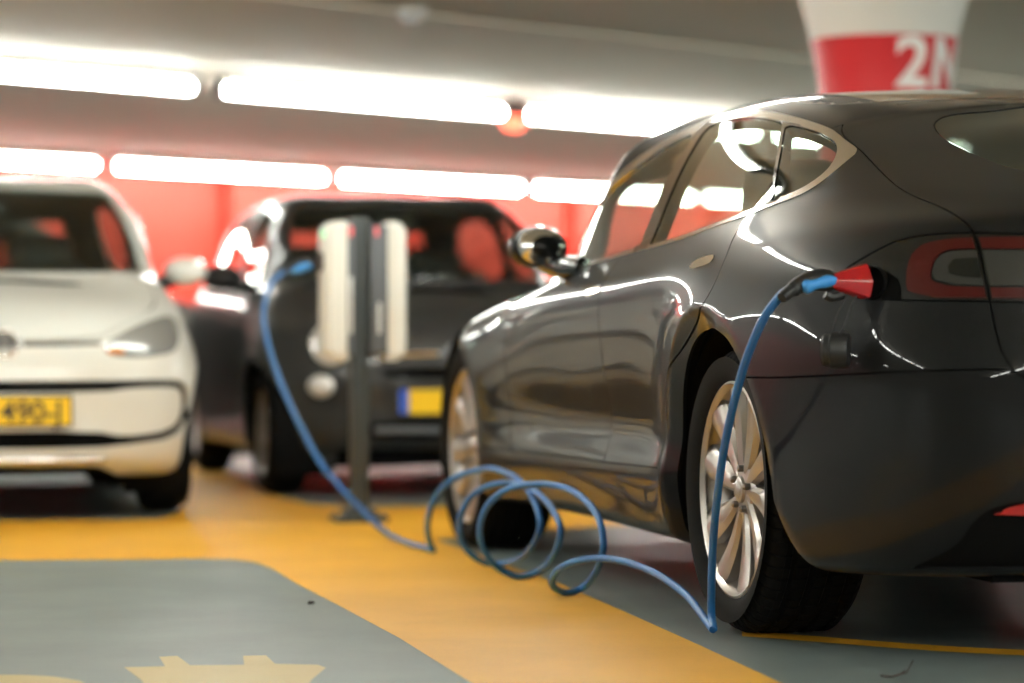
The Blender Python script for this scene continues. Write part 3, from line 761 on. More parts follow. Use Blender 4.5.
    # badge
    if kind == 'city':
        zb_ = .692; xb = surf_x(0, zb_)+.008
        rg = MB(); Mx = Matrix.Translation((xb, 0, zb_))
        rg.lathe([(.052+.007*math.cos(a), .007*math.sin(a)) for a in np.linspace(0, 2*math.pi, 9)[:-1]], 40, 'x', closed=True, M=Mx)
        rg.lathe([(0, -.004), (.05, -.004), (.05, -.012), (0, -.012)], 40, 'x', M=Mx)
        b_ = rg.build('badge', M_silver, car, sharp=50)
        lt = MB()
        def stroke(pts, w=.0085):
            for (a, b), (c, d) in zip(pts[:-1], pts[1:]):
                L_ = math.hypot(c-a, d-b); ny, nz = -(d-b)/L_*w/2, (c-a)/L_*w/2
                lt.prism([(a+ny, b+nz), (c+ny, d+nz), (c-ny, d-nz), (a-ny, b-nz)], -.002, .006, 'x', M=Mx)
        stroke([(-.020, .046), (0, .006), (.020, .046)]); stroke([(-.046, .022), (-.022, -.040), (0, .004), (.022, -.040), (.046, .022)])
        lt.build('badge_monogram', M_silver, b_, smooth=False)
        bk = MB(); bk.lathe([(0, -.0035), (.049, -.0035)], 40, 'x', M=Mx); bk.build('badge_ground', M_unit_grey, b_)
        MB().box((surf_x(0, .3)+.0, 0, .240), (.02, .80, .022), bev=.008).build('chrome_strip', M_silver, car)
        for s in (-1, 1):
            a = MB(); a.box((surf_x(.44, .67)-.002, s*.445, .663), (.02, .07, .022), bev=.006); a.build('indicator_lamp', M_lamp_amber, car)
    if kind == 'retro':
        for s in (-1, 1):
            x_ = surf_x(.53, .685)
            r_ = MB(); r_.lathe([(.090+.008*math.cos(a), .008*math.sin(a)) for a in np.linspace(0, 2*math.pi, 9)[:-1]], 40, 'x', closed=True, M=Matrix.Translation((x_+.0, s*.53, .685)) @ Matrix.Rotation(s*.50, 4, 'Z') @ Matrix.Rotation(-.2, 4, 'Y'))
            r_.build('head_lamp_ring', M_silver, car, sharp=60)
            x_ = surf_x(.585, .50)
            f_ = MB(); f_.lathe([(0, .012), (.03, .010), (.052, .0), (.058, -.02), (0, -.02)], 32, 'x', M=Matrix.Translation((x_+.004, s*.585, .50)) @ Matrix.Rotation(s*.55, 4, 'Z') @ Matrix.Diagonal((1, 1.15, .9, 1)))
            f_.build('fog_lamp', M_headlamp, car, sharp=60)
            x_ = surf_x(.2, .64)
            m_ = MB(); m_.tube([(surf_x(t, .64)+.006, s*t, .64-.02*(t-.1)) for t in (.075, .15, .23, .30, .36)], .011, 10); m_.build('chrome_whisker', M_silver, car)
        xb = surf_x(0, .645)
        b = MB(); b.lathe([(0, .010), (.035, .009), (.045, .004), (.045, -.01), (0, -.01)], 32, 'x', M=Matrix.Translation((xb, 0, .645))); b.build('badge', M_unit_grey, car, sharp=50)
        tb = MB(); tb.box((surf_x(.2, .30)-.004, 0, .305), (.02, .72, .028), bev=.008); tb.build('bumper_bar', M_unit_grey, car)
    # wheels, mirrors, cabin
    for cx in (.05, 2.40):
        for s in (1, -1): make_wheel(car, cx, .775, rt, .195, .175, s, 'small', spin=.2*s+cx)
        for s in (1, -1):
            wl = MB(); wl.lathe([(ar+.012, .77), (ar+.012, .50), (0, .50)], 32, 'y', M=Matrix.Diagonal((1, s, 1, 1)), a0=-.6, a1=math.pi+.6); o = wl.build('wheel_housing', M_void, car); o.location = (cx, 0, .285)
    mm = paint if kind == 'city' else M_black
    for s in (1, -1):
        m_ = MB(); m_.lathe([(0, -.075), (.04, -.07), (.07, -.035), (.078, 0), (.066, .045), (.035, .07), (0, .078)], 24, 'x', M=Matrix.Translation((1.76, s*.875, 1.0)) @ Matrix.Diagonal((.9, 1.30, .82, 1)))
        mo = m_.build('side_mirror', mm, car, sharp=70)
        a_ = MB(); a_.tube([(1.80, s*.73, .95), (1.78, s*.80, .955), (1.77, s*.84, .97)], [.035, .028, .03], 12); a_.build('mirror_arm', M_black, mo)
    ub = MB(); ub.box((1.22, 0, .215), (3.0, 1.2, .05)); ub.box((1.22, 0, .21), (1.55, 1.45, .05)); ub.build('underbody', M_void, car)
    cb = MB(); cb.box((1.0, 0, .42), (2.0, 1.3, .04)); cb.box((2.02, 0, .86), (.34, 1.25, .18), bev=.05); cb.build('cabin_floor', M_interior, car)
    for x, y in ((1.05, .33), (1.05, -.33), (.35, .33), (.35, -.33)):
        Mb = Matrix.Translation((x, y, .52)) @ Matrix.Rotation(math.radians(-14), 4, 'Y')
        sm = MB(); sm.box((x+.22, y, .50), (.46, .44, .14), bev=.05); sm.box((0, 0, .26), (.12, .42, .54), M=Mb, bev=.05)
        o = sm.build('seat', M_seat, car)
        hm = MB(); hm.box((0, 0, .60), (.09, .25, .16), M=Mb, bev=.04); hm.build('head_rest', M_seat, o)
    sw = MB(); sw.lathe([(.17+.013*math.cos(a), .013*math.sin(a)) for a in np.linspace(0, 2*math.pi, 9)[:-1]], 32, 'x', closed=True, M=Matrix.Translation((1.62, .33, .90)) @ Matrix.Rotation(math.radians(-25), 4, 'Y')); sw.build('steering_wheel', M_black, car)
    rv = MB(); rv.box((1.60, 0, 1.27), (.02, .20, .06), bev=.01); rv.build('rear_view_mirror', M_black, car)
    return car

def build_small_cars():
    # front centre at local x=2.99; place by front centre point and the shared bay heading, noses towards the camera
    def place(px, d, L): 
        X = (px-512)/F_PX*d; hx, hy = -CD[0], -CD[1]           # heading
        return (X-hx*L, d-hy*L, 0)
    rz = math.atan2(-CD[1], -CD[0])
    make_small('city', place(5, 11.25, 2.99), rz, M_white_paint, 'city_hatchback', 'small white hatchback facing the camera at the left edge, yellow number plate').scale = (1, .97, 1)
    make_small('retro', place(455, 12.95, 2.95), rz, M_fiat_paint, 'retro_hatchback', 'small dark graphite rounded hatchback parked behind the charging post')
    d = 18.3; rz2 = math.atan2(CR[1], CR[0])
    X = (224-512)/F_PX*d
    make_small('black', (X-CR[0]*2.98, d-CR[1]*2.98, 0), rz2, M_black_paint, 'black_hatchback', 'black car standing sideways far behind, half hidden by the white hatchback').scale = (1, 1, 1.07)
# ================================================================== calibration shared with the photograph
F_PX, CAM_H, HOR = 2920.0, .72, 336.4
TH = math.radians(13.5)
CD = (-math.sin(TH), math.cos(TH)); CR = (math.cos(TH), math.sin(TH))
CO = (1.4286, 7.3045)                               # rear axle centre of the sedan on the floor
def car_w(x, y, z=0.0):
    return (CO[0]+x*CD[0]-y*CR[0], CO[1]+x*CD[1]-y*CR[1], z)
def ground(px, py):
    d = F_PX*CAM_H/(py-HOR); return ((px-512)/F_PX*d, d)
CAR_RZ = math.atan2(CD[1], CD[0])

# ================================================================== garage shell
CEIL = 2.405
e1 = (math.sin(math.radians(43.1)), math.cos(math.radians(43.1)))   # along the lamp rows
e2 = (-e1[1], e1[0])
BR = math.atan2(e1[1], e1[0])
def EW(a, b, z=0.0): return (a*e1[0]+b*e2[0], a*e1[1]+b*e2[1], z)
A0, A1, B0, B1 = -14.0, 36.0, -11.0, 22.15

def build_shell():
    # floor: grey coating with the painted yellow lanes lying a millimetre above it
    mb = MB()
    cs = [EW(A0, B0), EW(A1, B0), EW(A1, B1), EW(A0, B1)]
    mb.add(cs, [(0, 1, 2, 3)], 0)
    def area(pts, z, mi, smooth=0):
        if smooth: pts = chaikin(pts, smooth)
        vs = [(p[0], p[1], z) for p in pts]
        bm = bmesh.new(); vv = [bm.verts.new(v) for v in vs]; bm.faces.new(vv); bmesh.ops.triangulate(bm, faces=bm.faces[:])
        bm.verts.index_update(); bm.faces.ensure_lookup_table()
        fs = [[v.index for v in f.verts] for f in bm.faces]
        fs = [f if ((Vector(vs[f[1]])-Vector(vs[f[0]])).cross(Vector(vs[f[2]])-Vector(vs[f[0]]))).z > 0 else f[::-1] for f in fs]
        mb.add(vs, fs, mi); bm.free()
    G_ = ground
    # yellow: crossing lane plus the lane between the two near bays plus the lane behind
    def seq(pts): return [G_(*p) for p in pts]
    right = [(437, 540), (500, 563), (560, 584), (640, 619), (700, 646), (780, 683)]
    yl = seq([(-260, 508), (-60, 521.5), (0, 521.5), (120, 520.5), (160, 519), (178, 514), (178, 505), (172, 495), (120, 470), (60, 452)])
    yl += seq([(190, 452), (228, 473), (258, 489), (285, 499), (310, 505), (345, 507), (440, 507), (560, 505), (760, 500), (900, 496)])
    yl += seq([(900, 515), (700, 522), (575, 528.5), (500, 534)]) + seq(right)
    yl += [car_w(-3, 1.22)[:2], car_w(-9, 1.4)[:2], car_w(-9, 1.80)[:2], car_w(-3, 1.78)[:2]]
    yl += seq([(470, 683), (400, 639), (335, 604), (300, 586), (272, 569), (255, 562.5), (235, 560), (200, 559), (100, 560), (0, 560.5), (-260, 561)])
    area(yl, .0015, 1)
    # thin yellow line curving under the sedan
    th = [(742, 631.5), (770, 633), (800, 635.5), (850, 639.5), (900, 643.5), (960, 647.5), (1024, 650.5), (1100, 653), (1200, 655)]
    area(seq(th)+seq([(a, b+5.6) for a, b in th][::-1]), .0016, 1)
    # charging pictogram: plug outline in pale paint
    area(seq([(124, 668), (165, 667), (159, 657.5), (177, 656.5), (190, 666), (244, 665.5), (243, 656.5), (266, 656), (275, 664.5), (318, 665.5), (326, 668.5), (312, 680), (300, 700), (270, 722), (176, 722), (152, 695), (140, 680)]), .0016, 2)
    area(seq([(-90, 676), (20, 675.5), (52, 677), (80, 681.5), (95, 690), (60, 720), (-120, 720)]), .0016, 2)
    o = mb.build('floor', None, smooth=False, mats=[M_floor_grey, M_floor_yellow, M_floor_pale]); tag(o, kind='structure')
    bm = bmesh.new(); bm.from_mesh(o.data)
    for f in bm.faces:
        if f.normal.z < 0: f.normal_flip()
    bm.to_mesh(o.data); bm.free()
    # ceiling slab with shallow casting joints
    cb = MB()
    def rect(a0, a1, b0, b1, z0, z1):
        vs = [EW(a, b, z) for z in (z0, z1) for a, b in ((a0, b0), (a1, b0), (a1, b1), (a0, b1))]
        cb.add(vs, [(0, 3, 2, 1), (4, 5, 6, 7), (0, 1, 5, 4), (1, 2, 6, 5), (2, 3, 7, 6), (3, 0, 4, 7)])
    rect(A0, A1, B0, B1, CEIL, CEIL+.3)
    for bb in (-3.4, 3.7, 10.8):
        rect(A0, A1, bb-.06, bb+.06, CEIL-.012, CEIL+.01)
    tag(cb.build('ceiling', M_ceiling, smooth=False), kind='structure')
    # far wall in red, with pilasters and panel joints
    wb = MB()
    def wrect(mb_, a0, a1, b0, b1, z0, z1):
        vs = [EW(a, b, z) for z in (z0, z1) for a, b in ((a0, b0), (a1, b0), (a1, b1), (a0, b1))]
        mb_.add(vs, [(0, 3, 2, 1), (4, 5, 6, 7), (0, 1, 5, 4), (1, 2, 6, 5), (2, 3, 7, 6), (3, 0, 4, 7)])
    wrect(wb, A0, A1, B1, B1+.3, 0, CEIL)
    a = 16.9
    for q in (-2.6, 0, 2.5, 5.1, 7.7, 10.3):
        wrect(wb, a+q, a+q+.42, B1-.16, B1, 0, CEIL)
    tag(wb.build('wall_back', M_wall_red, smooth=False), kind='structure')
    for nm, (a0, a1, b0, b1) in {'wall_front': (A0, A1, B0-.3, B0), 'wall_left': (A0-.3, A0, B0, B1), 'wall_right': (A1, A1+.3, B0, B1)}.items():
        w = MB(); wrect(w, a0, a1, b0, b1, 0, CEIL); tag(w.build(nm, M_wall_beige, smooth=False), kind='structure')

# ================================================================== lamps
def make_tube_lamp(L, reflector=False):
    root = empty('ceiling_lamp')
    b = MB()
    if reflector: b.prism([(-.13, .02), (-.05, .075), (.05, .075), (.13, .02), (.13, .03), (.055, .09), (-.055, .09), (-.13, .03)], -L/2+.03, L/2-.03, 'x')  # added hood that blocks the tube's direct light from the ceiling
    b.box((0, 0, .048), (L-.02, .150, .020), bev=.006); b.box((0, 0, .085), (.05, .03, .035)); b.box((-L*.35, 0, .085), (.04, .03, .035)); b.box((L*.35, 0, .085), (.04, .03, .035))  # strip made extra wide to shade the ceiling just above the tube
    b.build('housing', M_batten, root)
    t = MB(); t.lathe([(0, -L/2+.05), (.026, -L/2+.05), (.030, -L/2+.06), (.030, L/2-.06), (.026, L/2-.05), (0, L/2-.05)], 16, 'x'); t.build('tube', M_tube, root)
    for s in (-1, 1):
        c = MB(); c.box((s*(L/2-.025), 0, .02), (.045, .075, .12), bev=.01); c.build('end_cap', M_end, root)
    return root
def copy_tree(o, parent=None):
    c = o.copy(); COL.objects.link(c)
    if parent: c.parent = parent
    for ch in list(o.children): copy_tree(ch, c)
    return c

def build_lamps():
    L = 2.70; pitch = 2.87; z = 2.30
    protos = {}
    rows = {'far': (21.2, 20.02), 'mid': (14.16, 12.28), 'near': (7.2, 12.41), 'over': (.1, 12.41), 'back': (-7.0, 12.41)}
    for nm, (b, ph) in rows.items():
        k0 = math.ceil((A0+.5-ph)/pitch); k1 = int((A1-.5-ph-pitch)//pitch)
        for k in range(k0, k1+1):
            a = ph+k*pitch+pitch/2
            x, y, _ = EW(a, b)
            px = 512+F_PX*x/y if y > 1 else -9999
            inview = y > 2 and nm in ('mid', 'far') and -120 < px < (760 if nm == 'mid' else 860)
            if nm == 'near' and not (-9 < a < 9.9 or 15 < a < 24): continue
            if nm in ('over', 'back') and not (-9 < a < 20): continue
            if nm == 'mid' and a > 21: continue
            if nm == 'far' and not (8 < a < 34): continue
            key = nm == 'far'
            if key in protos: o = copy_tree(protos[key])
            else: o = protos[key] = make_tube_lamp(L, key)
            o.location = (x, y, z); o.rotation_euler = (0, 0, BR)
            tag(o, cat='ceiling lamp', group='fluorescent ceiling lamps')
            if not inview:
                o['label'] = 'fluorescent ceiling lamp outside the picture or hidden by the sedan'
            elif nm == 'mid':
                o['label'] = {-1: 'bright tube lamp high above the white car, leftmost of the nearer row', 0: 'long bright fluorescent tube lamp above the charging post, middle of the nearer row', 1: 'bright tube lamp running behind the dark sedan roof, right of the red signal lamp'}.get(k, 'fluorescent tube lamp of the nearer row beyond the three bright ones')
            else:
                o['label'] = {-2: 'glowing tube lamp above the white car, leftmost of the farther row', -1: 'glowing tube lamp near the far wall, between white car roof and graphite car roof', 0: 'glowing tube lamp before the red wall directly above the graphite car and charging post', 1: 'glowing tube lamp before the red wall partly hidden by the front pillar of the sedan', 2: 'glowing tube lamp before the red wall seen through the side windows of the sedan'}.get(k, 'glowing tube lamp near the red wall farther along the row')

def build_column():
    # round column with flaring capital
    d = 13.0; cx = (884-512)/F_PX*d
    root = empty('concrete_column', (cx, d, 0)); tag(root, 'round white column with flared top and red band reading 2N, behind the sedan roof', 'column')
    zb = lambda py: CAM_H+(HOR-py)*d/F_PX
    z1 = zb(41)
    R = lambda z: .288+.085*max(0, (z-1.80)/.42)**1.5
    s1 = MB(); s1.lathe([(R(z), z) for z in np.linspace(z1, CEIL, 24)], 72); s1.build('capital', M_column_white, root, sharp=60)
    s2 = MB(); s2.lathe([(R(z)+.002, z) for z in np.linspace(1.15, z1, 14)], 72); s2.build('painted_band', M_column_red, root, sharp=60)
    s3 = MB(); s3.lathe([(.286, z) for z in np.linspace(0, 1.15, 4)], 72); s3.build('shaft', M_column_white, root, sharp=60)
    # 2N lettering bent round the band
    cu = bpy.data.curves.new('txt', 'FONT'); cu.body = '2N'; cu.size = .30; cu.offset = .0075; cu.extrude = .003; cu.space_character = 1.08; cu.resolution_u = 6
    t = bpy.data.objects.new('txt', cu); COL.objects.link(t)
    dg = bpy.context.evaluated_depsgraph_get(); me = bpy.data.meshes.new_from_object(t.evaluated_get(dg))
    bpy.data.objects.remove(t)
    bm = bmesh.new(); bm.from_mesh(me)
    for i in range(12):
        xx = i*.03
        bmesh.ops.bisect_plane(bm, geom=bm.verts[:]+bm.edges[:]+bm.faces[:], plane_co=(xx, 0, 0), plane_no=(1, 0, 0))
    vs = []
    zt = zb(88)-.012
    for v in bm.verts:
        u, h_, q = v.co
        z = zt+h_*1.0; r = R(z)+.004+q
        ang = -math.pi/2+.03+(u)/.286      # starts about the axis line facing the camera
        ang -= math.atan2(cx, d)*0+.0
        vs.append((r*math.cos(ang), r*math.sin(ang), z))
    bm.verts.index_update(); fs = [[v.index for v in f.verts] for f in bm.faces]; bm.free()
    MB().add(vs, fs).build('lettering', M_letter, root, smooth=False)
    return root

def build_litter():
    m = MB(); p = [ground(*q) for q in ((881, 677), (892, 678.5), (901, 676.5), (907, 675.5), (913, 671))]
    z = [.003, .004, .006, .008, .022]
    m.tube(crom([(a[0], a[1], b) for a, b in zip(p, z)], 4), .0018, 6); m.tube([(p[2][0], p[2][1], .006), (p[2][0]+.012, p[2][1]+.02, .012)], .0012, 6)
    tag(m.build('twig', mat('dry twig', (.035, .012, .008), .7)), 'tiny dark twig lying on the grey floor at the lower right', 'twig')
    x, y = ground(311, 604); bm = bmesh.new(); bmesh.ops.create_icosphere(bm, subdivisions=2, radius=.008)
    m = MB(); m.add([(v.co.x*1.3*(1+.2*math.sin(v.co.x*900))+x, v.co.y+y, max(.0, v.co.z*.6+.004)) for v in bm.verts], [[v.index for v in f.verts] for f in bm.faces]); bm.free()
    tag(m.build('pebble', mat('dark pebble', (.03, .025, .02), .8)), 'tiny dark pebble near the slanted edge of the grey bay', 'pebble')

def build_ceiling_bits():
    # red signal lamp hanging between two tubes
    x, y, _ = EW(12.28+2.87, 14.16)
    r = empty('signal_lamp', (x, y, 0)); tag(r, 'small round red signal lamp hanging from the ceiling between two tube lamps', 'signal lamp')
    b = MB(); b.box((0, 0, 2.40), (.10, .10, .28), bev=.02); b.build('mount', M_end, r)
    b = MB(); b.lathe([(0, 2.185), (.05, 2.19), (.08, 2.22), (.085, 2.25), (.07, 2.275), (0, 2.28)], 32); b.build('lens', M_red_lamp, r, sharp=60)
    # smoke detector
    d = (CEIL-.04-CAM_H)*F_PX/(HOR-17)
    r = empty('smoke_detector', ((412-512)/F_PX*d, d, 0)); tag(r, 'small white round smoke detector on the ceiling near the top edge', 'smoke detector')
    b = MB(); b.lathe([(0, CEIL-.075), (.045, CEIL-.072), (.055, CEIL-.045), (.075, CEIL-.035), (.08, CEIL-.004), (.08, CEIL)], 32); b.build('body', M_batten, r, sharp=60)
    b = MB(); b.lathe([(.0, CEIL-.080), (.012, CEIL-.079), (.014, CEIL-.074)], 16); b.build('indicator', M_plate_blue, r)
# ================================================================== charging post, plug and cable
def px3(px, py, d): return ((px-512)/F_PX*d, d, CAM_H+(HOR-py)*d/F_PX)

def build_post():
    d = 11.35; x = (359-512)/F_PX*d
    r = empty('charging_post', (x, d, 0), CAR_RZ-math.pi/2); tag(r, 'dark grey charging post with two off-white charger units, in front of the graphite hatchback', 'charging post')
    b = MB(); b.box((0, 0, .012), (.20, .20, .024), bev=.004); b.box((0, 0, .035), (.12, .12, .03), bev=.005); b.build('base_plate', M_post, r)
    for i in (-1, 1):
        for j in (-1, 1):
            q = MB(); q.lathe([(0, .038), (.008, .038), (.010, .024)], 6, 'z', M=Matrix.Translation((i*.08, j*.08, 0))); q.build('bolt', M_disc, r)
    b = MB(); b.box((0, 0, .60), (.066, .09, 1.16), bev=.006); b.build('pole', M_post, r)
    for s, x0, x1 in ((-1, -.146, -.052), (1, .100, .172)):
        c = (x0+x1)/2; w = x1-x0
        z0, z1 = .625, 1.165
        # rounded housing profile in the x-z plane
        m = MB(); out = 1 if s > 0 else -1
        prof = []
        R_ = .052
        xi, xo = (x0 if s > 0 else x1), (x1 if s > 0 else x0)
        for a in np.linspace(0, math.pi/2, 8): prof.append((xo-out*R_+out*R_*math.cos(a), z1-R_+R_*math.sin(a)))
        prof.append((xi+out*.012, z1)); prof.append((xi, z1-.012)); prof.append((xi, z0+.012)); prof.append((xi+out*.012, z0))
        for a in np.linspace(-math.pi/2, 0, 8): prof.append((xo-out*R_+out*R_*math.cos(a), z0+R_+R_*math.sin(a)))
        bm = bmesh.new(); n = len(prof)
        f = bm.faces.new([bm.verts.new((p[0], -.09, p[1])) for p in prof])
        ex = bmesh.ops.extrude_face_region(bm, geom=[f]); bmesh.ops.translate(bm, verts=[v for v in ex['geom'] if isinstance(v, bmesh.types.BMVert)], vec=(0, .18, 0))
        es = [e for e in bm.edges if abs(abs(e.verts[0].co.y)-.09) < 1e-4 and abs(e.verts[0].co.y-e.verts[1].co.y) < 1e-4]
        bmesh.ops.bevel(bm, geom=es, offset=.018, segments=3, affect='EDGES')
        bm.verts.index_update(); m.add([v.co for v in bm.verts], [[v.index for v in ff.verts] for ff in bm.faces]); bm.free()
        h_ = m.build('charger_unit', M_unit_white, r)
        fr = MB(); xf = .0475 if s > 0 else -.041
        fr.box((-.046 if s < 0 else .068, 0, .90), (.026 if s < 0 else .066, .15, .50), bev=.004); fr.build('mounting_frame', M_unit_grey, h_)
        li = MB(); li.box(((-.046 if s < 0 else .055), -.076, 1.125), (.014, .006, .035)); li.build('status_light', mat('dim red status light', (.5, .05, .06), .4, emit=(1, .15, .15), es=.5), h_)
        sk = MB(); sk.box(((-.046 if s < 0 else .066), -.076, .84 if s < 0 else .79), (.013, .006, .22 if s < 0 else .12), bev=.002); sk.build('label_strip', M_batten, h_)
        gm = MB(); gm.lathe([(0, .0), (.036, .0), (.040, -.015), (.040, -.03)], 32, 'x', M=Matrix.Translation((x1 if s > 0 else x0, 0, 1.01)) @ Matrix.Rotation(0 if s > 0 else math.pi, 4, 'Z') @ Matrix.Translation((.012, 0, 0)))
        gm.build('socket', M_black, h_)
    g = MB(); g.box((-.148, -.04, 1.115), (.008, .05, .03)); g.build('status_light', M_unit_green, r)

def car_px(px, py, y):
    """point on the sedan's plane y seen at pixel, world coordinates"""
    a = (px-512)/F_PX
    x = (a*(CO[1]-y*CR[1])-(CO[0]-y*CR[0]))/(CD[0]-a*CD[1]); wx, wy, _ = car_w(x, y)
    return (wx, wy, CAM_H+(HOR-py)*wy/F_PX)

def build_cable():
    pts = [car_px(*q) for q in ((796, 287.5, 1.012), (785, 292, 1.035), (776, 301, 1.052), (764, 318, 1.068), (752, 344, 1.078), (741, 376, 1.078), (731, 415, 1.072), (723, 455, 1.06), (717, 500, 1.042), (713, 545, 1.022), (711.5, 590, 1.004), (711.5, 615, .996))]
    loops = [(713.5, 629, 7.17), (708, 623), (700, 612), (688, 597), (671, 583), (655, 573), (637, 565.5), (617, 560), (596, 558.5), (575, 561.7), (559, 569), (551.8, 579.6), (555, 588), (567, 592.8, 8.08), (583, 587.5), (596, 571.7), (602.6, 553), (603.4, 540), (600, 521.7), (590.7, 505.9), (575, 492.7), (553.9, 485.3), (527.5, 484.8), (506.4, 490), (490.6, 502), (481.4, 519), (480, 537.5), (485.4, 553), (496, 566.4), (509, 573.8), (522, 576.5, 8.63), (538, 571.7), (551, 560), (559, 542.7), (560.5, 527), (555, 513.8), (546, 500.6), (532.8, 490), (515, 484), (498.5, 483.5), (480, 490), (467, 502), (459.8, 519), (460.3, 537.5), (469.6, 553), (485.4, 562.8), (501, 563.8, 9.10), (517, 559.9), (530, 549.3), (538, 534.8), (540, 519), (535, 503), (526, 487.4), (511.7, 475.6), (493, 469), (477.5, 470.3), (456.4, 477), (440.6, 490), (431.4, 505.9), (427.4, 524.3), (428.7, 540), (433.5, 550.5, 9.68), (428, 549), (418, 546.5), (406, 542.7, 10.03), (390.5, 535.5, 10.36), (378, 526, 10.5), (360, 508, 10.7), (340, 487, 10.85), (320, 462, 10.95), (305, 435, 11.03), (288, 400, 11.1), (276, 370, 11.16), (267, 340, 11.2), (263.5, 315, 11.24), (267, 293, 11.28), (275, 279, 11.31), (285, 272, 11.33)]
    s = [0]
    for a, b in zip(loops[:-1], loops[1:]): s.append(s[-1]+math.hypot(a[0]-b[0], a[1]-b[1]))
    ks = [i for i, q in enumerate(loops) if len(q) == 3]
    D = np.interp(s, [s[i] for i in ks], [loops[i][2] for i in ks])
    D = [min(d, 2.094/(.2334+.000333*(q[0]-512))-.02) for q, d in zip(loops, D)]      # stay clear of the sedan's flank
    for q, d in zip(loops, D):
        x, y, z = px3(q[0], q[1], float(d)); pts.append((x, y, max(z, .0105)))
    c = MB(); c.tube(crom(pts, 6), .0097, 14)
    o = c.build('charging_cable', M_cable, sharp=60); tag(o, 'blue charging cable looping over the floor from the sedan to the charging post', 'cable')
    # plug at the post
    r = empty('post_plug', px3(285, 272, 11.33)); tag(r, 'black and blue plug pushed into the side of the left charger unit', 'plug')
    q = [px3(a, b, 11.34) for a, b in ((284, 272.5), (292, 268.5), (302, 264.5), (312, 261.5))]
    q = [Vector(p)-Vector(r.location) for p in q]
    m = MB(); m.tube(crom(q, 4), [.018]*3+[.023]*9+[.026], 16); m.build('handle', M_rubber, r)
    m = MB(); m.tube([q[1]+Vector((0, -.008, -.010)), q[2]+Vector((0, -.010, -.012)), q[3]+Vector((0, -.008, -.012))], [.014, .020, .016], 12); m.build('grip', M_blue_grip, r)

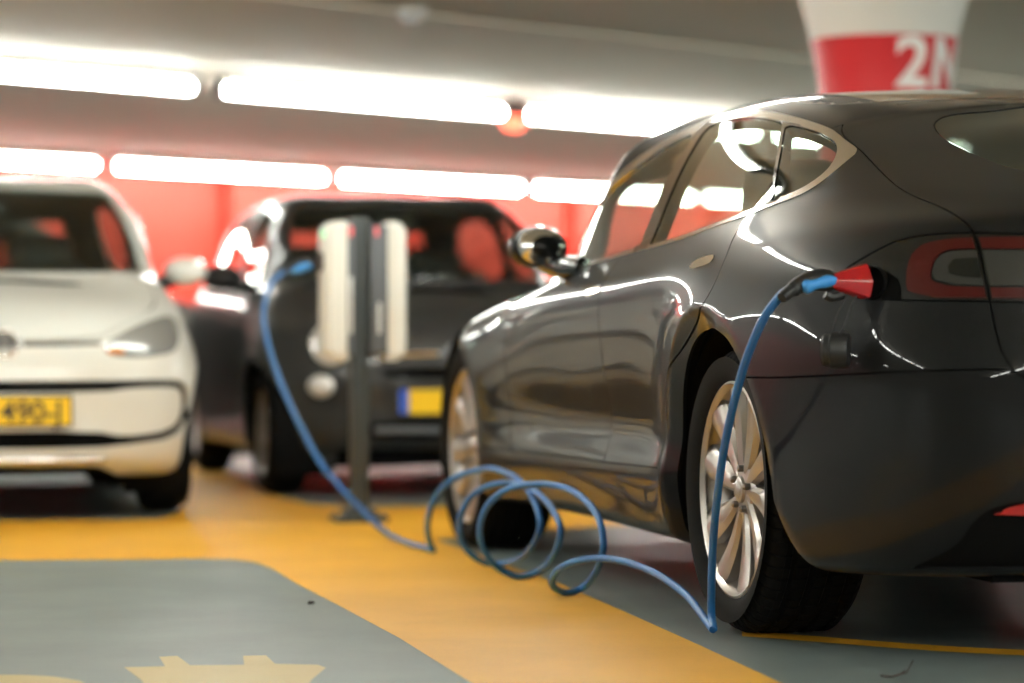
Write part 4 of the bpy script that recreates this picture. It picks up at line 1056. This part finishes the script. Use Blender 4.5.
def build_plug(car, S):
    # opened charge port flap and recess belong to the car
    fl = MB()
    a = [(-.760, .846, .803), (-.735, .862, .800), (-.712, .868, .838), (-.722, .862, .878), (-.748, .848, .880), (-.765, .840, .84)]
    b = [(-.750, .938, .830), (-.732, .942, .828), (-.718, .944, .838), (-.722, .942, .852), (-.742, .940, .853), (-.756, .938, .842)]
    n = len(a); mid = [tuple((p[i]*.45+q[i]*.55)*1.0 for i in range(3)) for p, q in zip(a, b)]
    fl.add(a+mid+b, [(i, (i+1) % n, n+(i+1) % n, n+i) for i in range(n)]+[(n+i, n+(i+1) % n, 2*n+(i+1) % n, 2*n+i) for i in range(n)]+[tuple(range(n))[::-1], tuple(range(2*n, 3*n))])
    o = fl.build('charge_port_flap', M_red_plastic, car, sharp=25)
    bv = o.modifiers.new('bevel', 'BEVEL'); bv.width = .004; bv.segments = 3; bv.limit_method = 'ANGLE'
    rc = MB(); rc.lathe([(0, -.03), (.030, -.03), (.036, -.005), (.036, .02)], 32, 'y', M=Matrix.Translation((-.735, .830, .838)) @ Matrix.Rotation(.7, 4, 'Z')); rc.build('charge_socket', M_black, car)
    # the plug itself
    r = empty('car_plug', car_w(-.728, .93, .838)); r.rotation_euler = (0, 0, CAR_RZ); tag(r, 'black charging plug with light blue grip pushed into the dark sedan beside its tail lamp', 'plug')
    L = lambda x, y, z: Vector((x+.728, y-.93, z-.838))
    m = MB(); m.tube(crom([L(-.733, .915, .838), L(-.731, .935, .841), L(-.730, .960, .843), L(-.731, .985, .838), L(-.733, 1.008, .829), L(-.737, 1.022, .822)], 4), [.017]*2+[.0195, .022, .0235, .024, .0245, .0245, .024, .0235, .023, .022, .021, .0205, .0195, .0185, .0175, .0165, .0155, .015, .0145], 20)
    m.build('handle', M_rubber, r, sharp=60)
    m = MB(); m.tube(crom([L(-.744, .915, .842), L(-.749, .945, .840), L(-.750, .972, .833), L(-.749, 1.000, .825)], 4), [.006, .009, .0115, .0135, .0145, .014, .0125, .0115, .0115, .0125, .0150, .0155, .010], 14)
    m.build('grip', M_blue_grip, r, sharp=60)
    m = MB(); m.lathe([(.0, .0), (.0165, .0), (.018, .004), (.018, .010), (.0165, .014), (0, .014)], 24, 'y', M=Matrix.Translation(L(-.735, 1.008, .827)) @ Matrix.Rotation(-.45, 4, 'X')); m.build('collar', M_rubber, r)
    m = MB(); p0, p1 = L(-.737, 1.020, .822), L(-.752, 1.048, .803); m.tube([p0, (p0+p1)/2+Vector((0, 0, .001)), p1], [.0145, .0135, .0125], 14); m.build('strain_relief', M_rubber, r)
    m = MB(); m.tube(crom([L(-.730, .90, .812), L(-.728, .925, .806), L(-.727, .94, .812)], 4), .011, 10); m.build('latch', M_rubber, r)
    # dangling protective cap on two cords
    rr = empty('plug_cap', car_w(-.735, .902, .692)); rr.rotation_euler = (0, 0, CAR_RZ); tag(rr, 'black rubber plug cap hanging on two thin cords beside the tail lamp', 'plug cap')
    L2 = lambda x, y, z: Vector((x+.675, y-.915, z-.69))
    Mx = Matrix.Translation(L2(-.706, .935, .688)) @ Matrix.Rotation(math.radians(-28), 4, 'Z') @ Matrix.Scale(1.18, 4)
    m = MB(); m.lathe([(0, .030), (.026, .030), (.0295, .027), (.030, .016), (.0335, .014), (.0335, -.012), (.030, -.018), (0, -.018)], 40, 'y', M=Mx); m.lathe([(.018, .031), (.026, .0315), (.026, .024)], 32, 'y', M=Mx); c0 = m.build('cap', M_rubber, rr, sharp=40)
    m = MB(); m.tube(crom([L2(-.70, .915, .806), L2(-.705, .935, .775), L2(-.700, .945, .74), L2(-.692, .945, .715)], 5), .0018, 8); m.build('cord', M_rubber, rr)
    m = MB(); m.tube(crom([L2(-.73, .905, .806), L2(-.737, .922, .775), L2(-.735, .935, .74), L2(-.712, .940, .715)], 5), .0018, 8); m.build('cord', M_rubber, rr)
def main():
    build_shell(); build_lamps(); build_column(); build_ceiling_bits(); build_litter()
    car, S = make_sedan((CO[0], CO[1], 0), CAR_RZ)
    if 'build_plug' in globals(): build_plug(car, S)
    if 'build_post' in globals(): build_post()
    if 'build_cable' in globals(): build_cable()
    if 'build_small_cars' in globals(): build_small_cars()
    w = bpy.data.worlds.new('world'); SC.world = w; w.use_nodes = True
    w.node_tree.nodes['Background'].inputs[0].default_value = (.02, .02, .02, 1)
    cam = bpy.data.cameras.new('camera'); co = bpy.data.objects.new('camera', cam); COL.objects.link(co)
    cam.sensor_width = 36; cam.lens = F_PX*36/1024; cam.clip_end = 200; cam.clip_start = .05
    co.location = (0, 0, CAM_H); co.rotation_euler = (math.radians(90)-math.atan((341.5-HOR)/F_PX), 0, 0)
    cam.dof.use_dof = True; cam.dof.focus_distance = 6.95; cam.dof.aperture_fstop = 1.65
    SC.camera = co
    vs = SC.view_settings; SC.display_settings.display_device = 'sRGB'
    vs.view_transform = 'Standard'; vs.look = 'None'; vs.gamma = 1; vs.use_curve_mapping = False; vs.exposure = EXPOSURE
    cy = SC.cycles
    cy.max_bounces = 10; cy.diffuse_bounces = 5; cy.glossy_bounces = 5; cy.transparent_max_bounces = 16; cy.transmission_bounces = 4
    cy.use_denoising = True; cy.sample_clamp_indirect = 6; cy.caustics_reflective = False; cy.caustics_refractive = False
    cy.use_light_tree = True
EXPOSURE = 0.66
main()
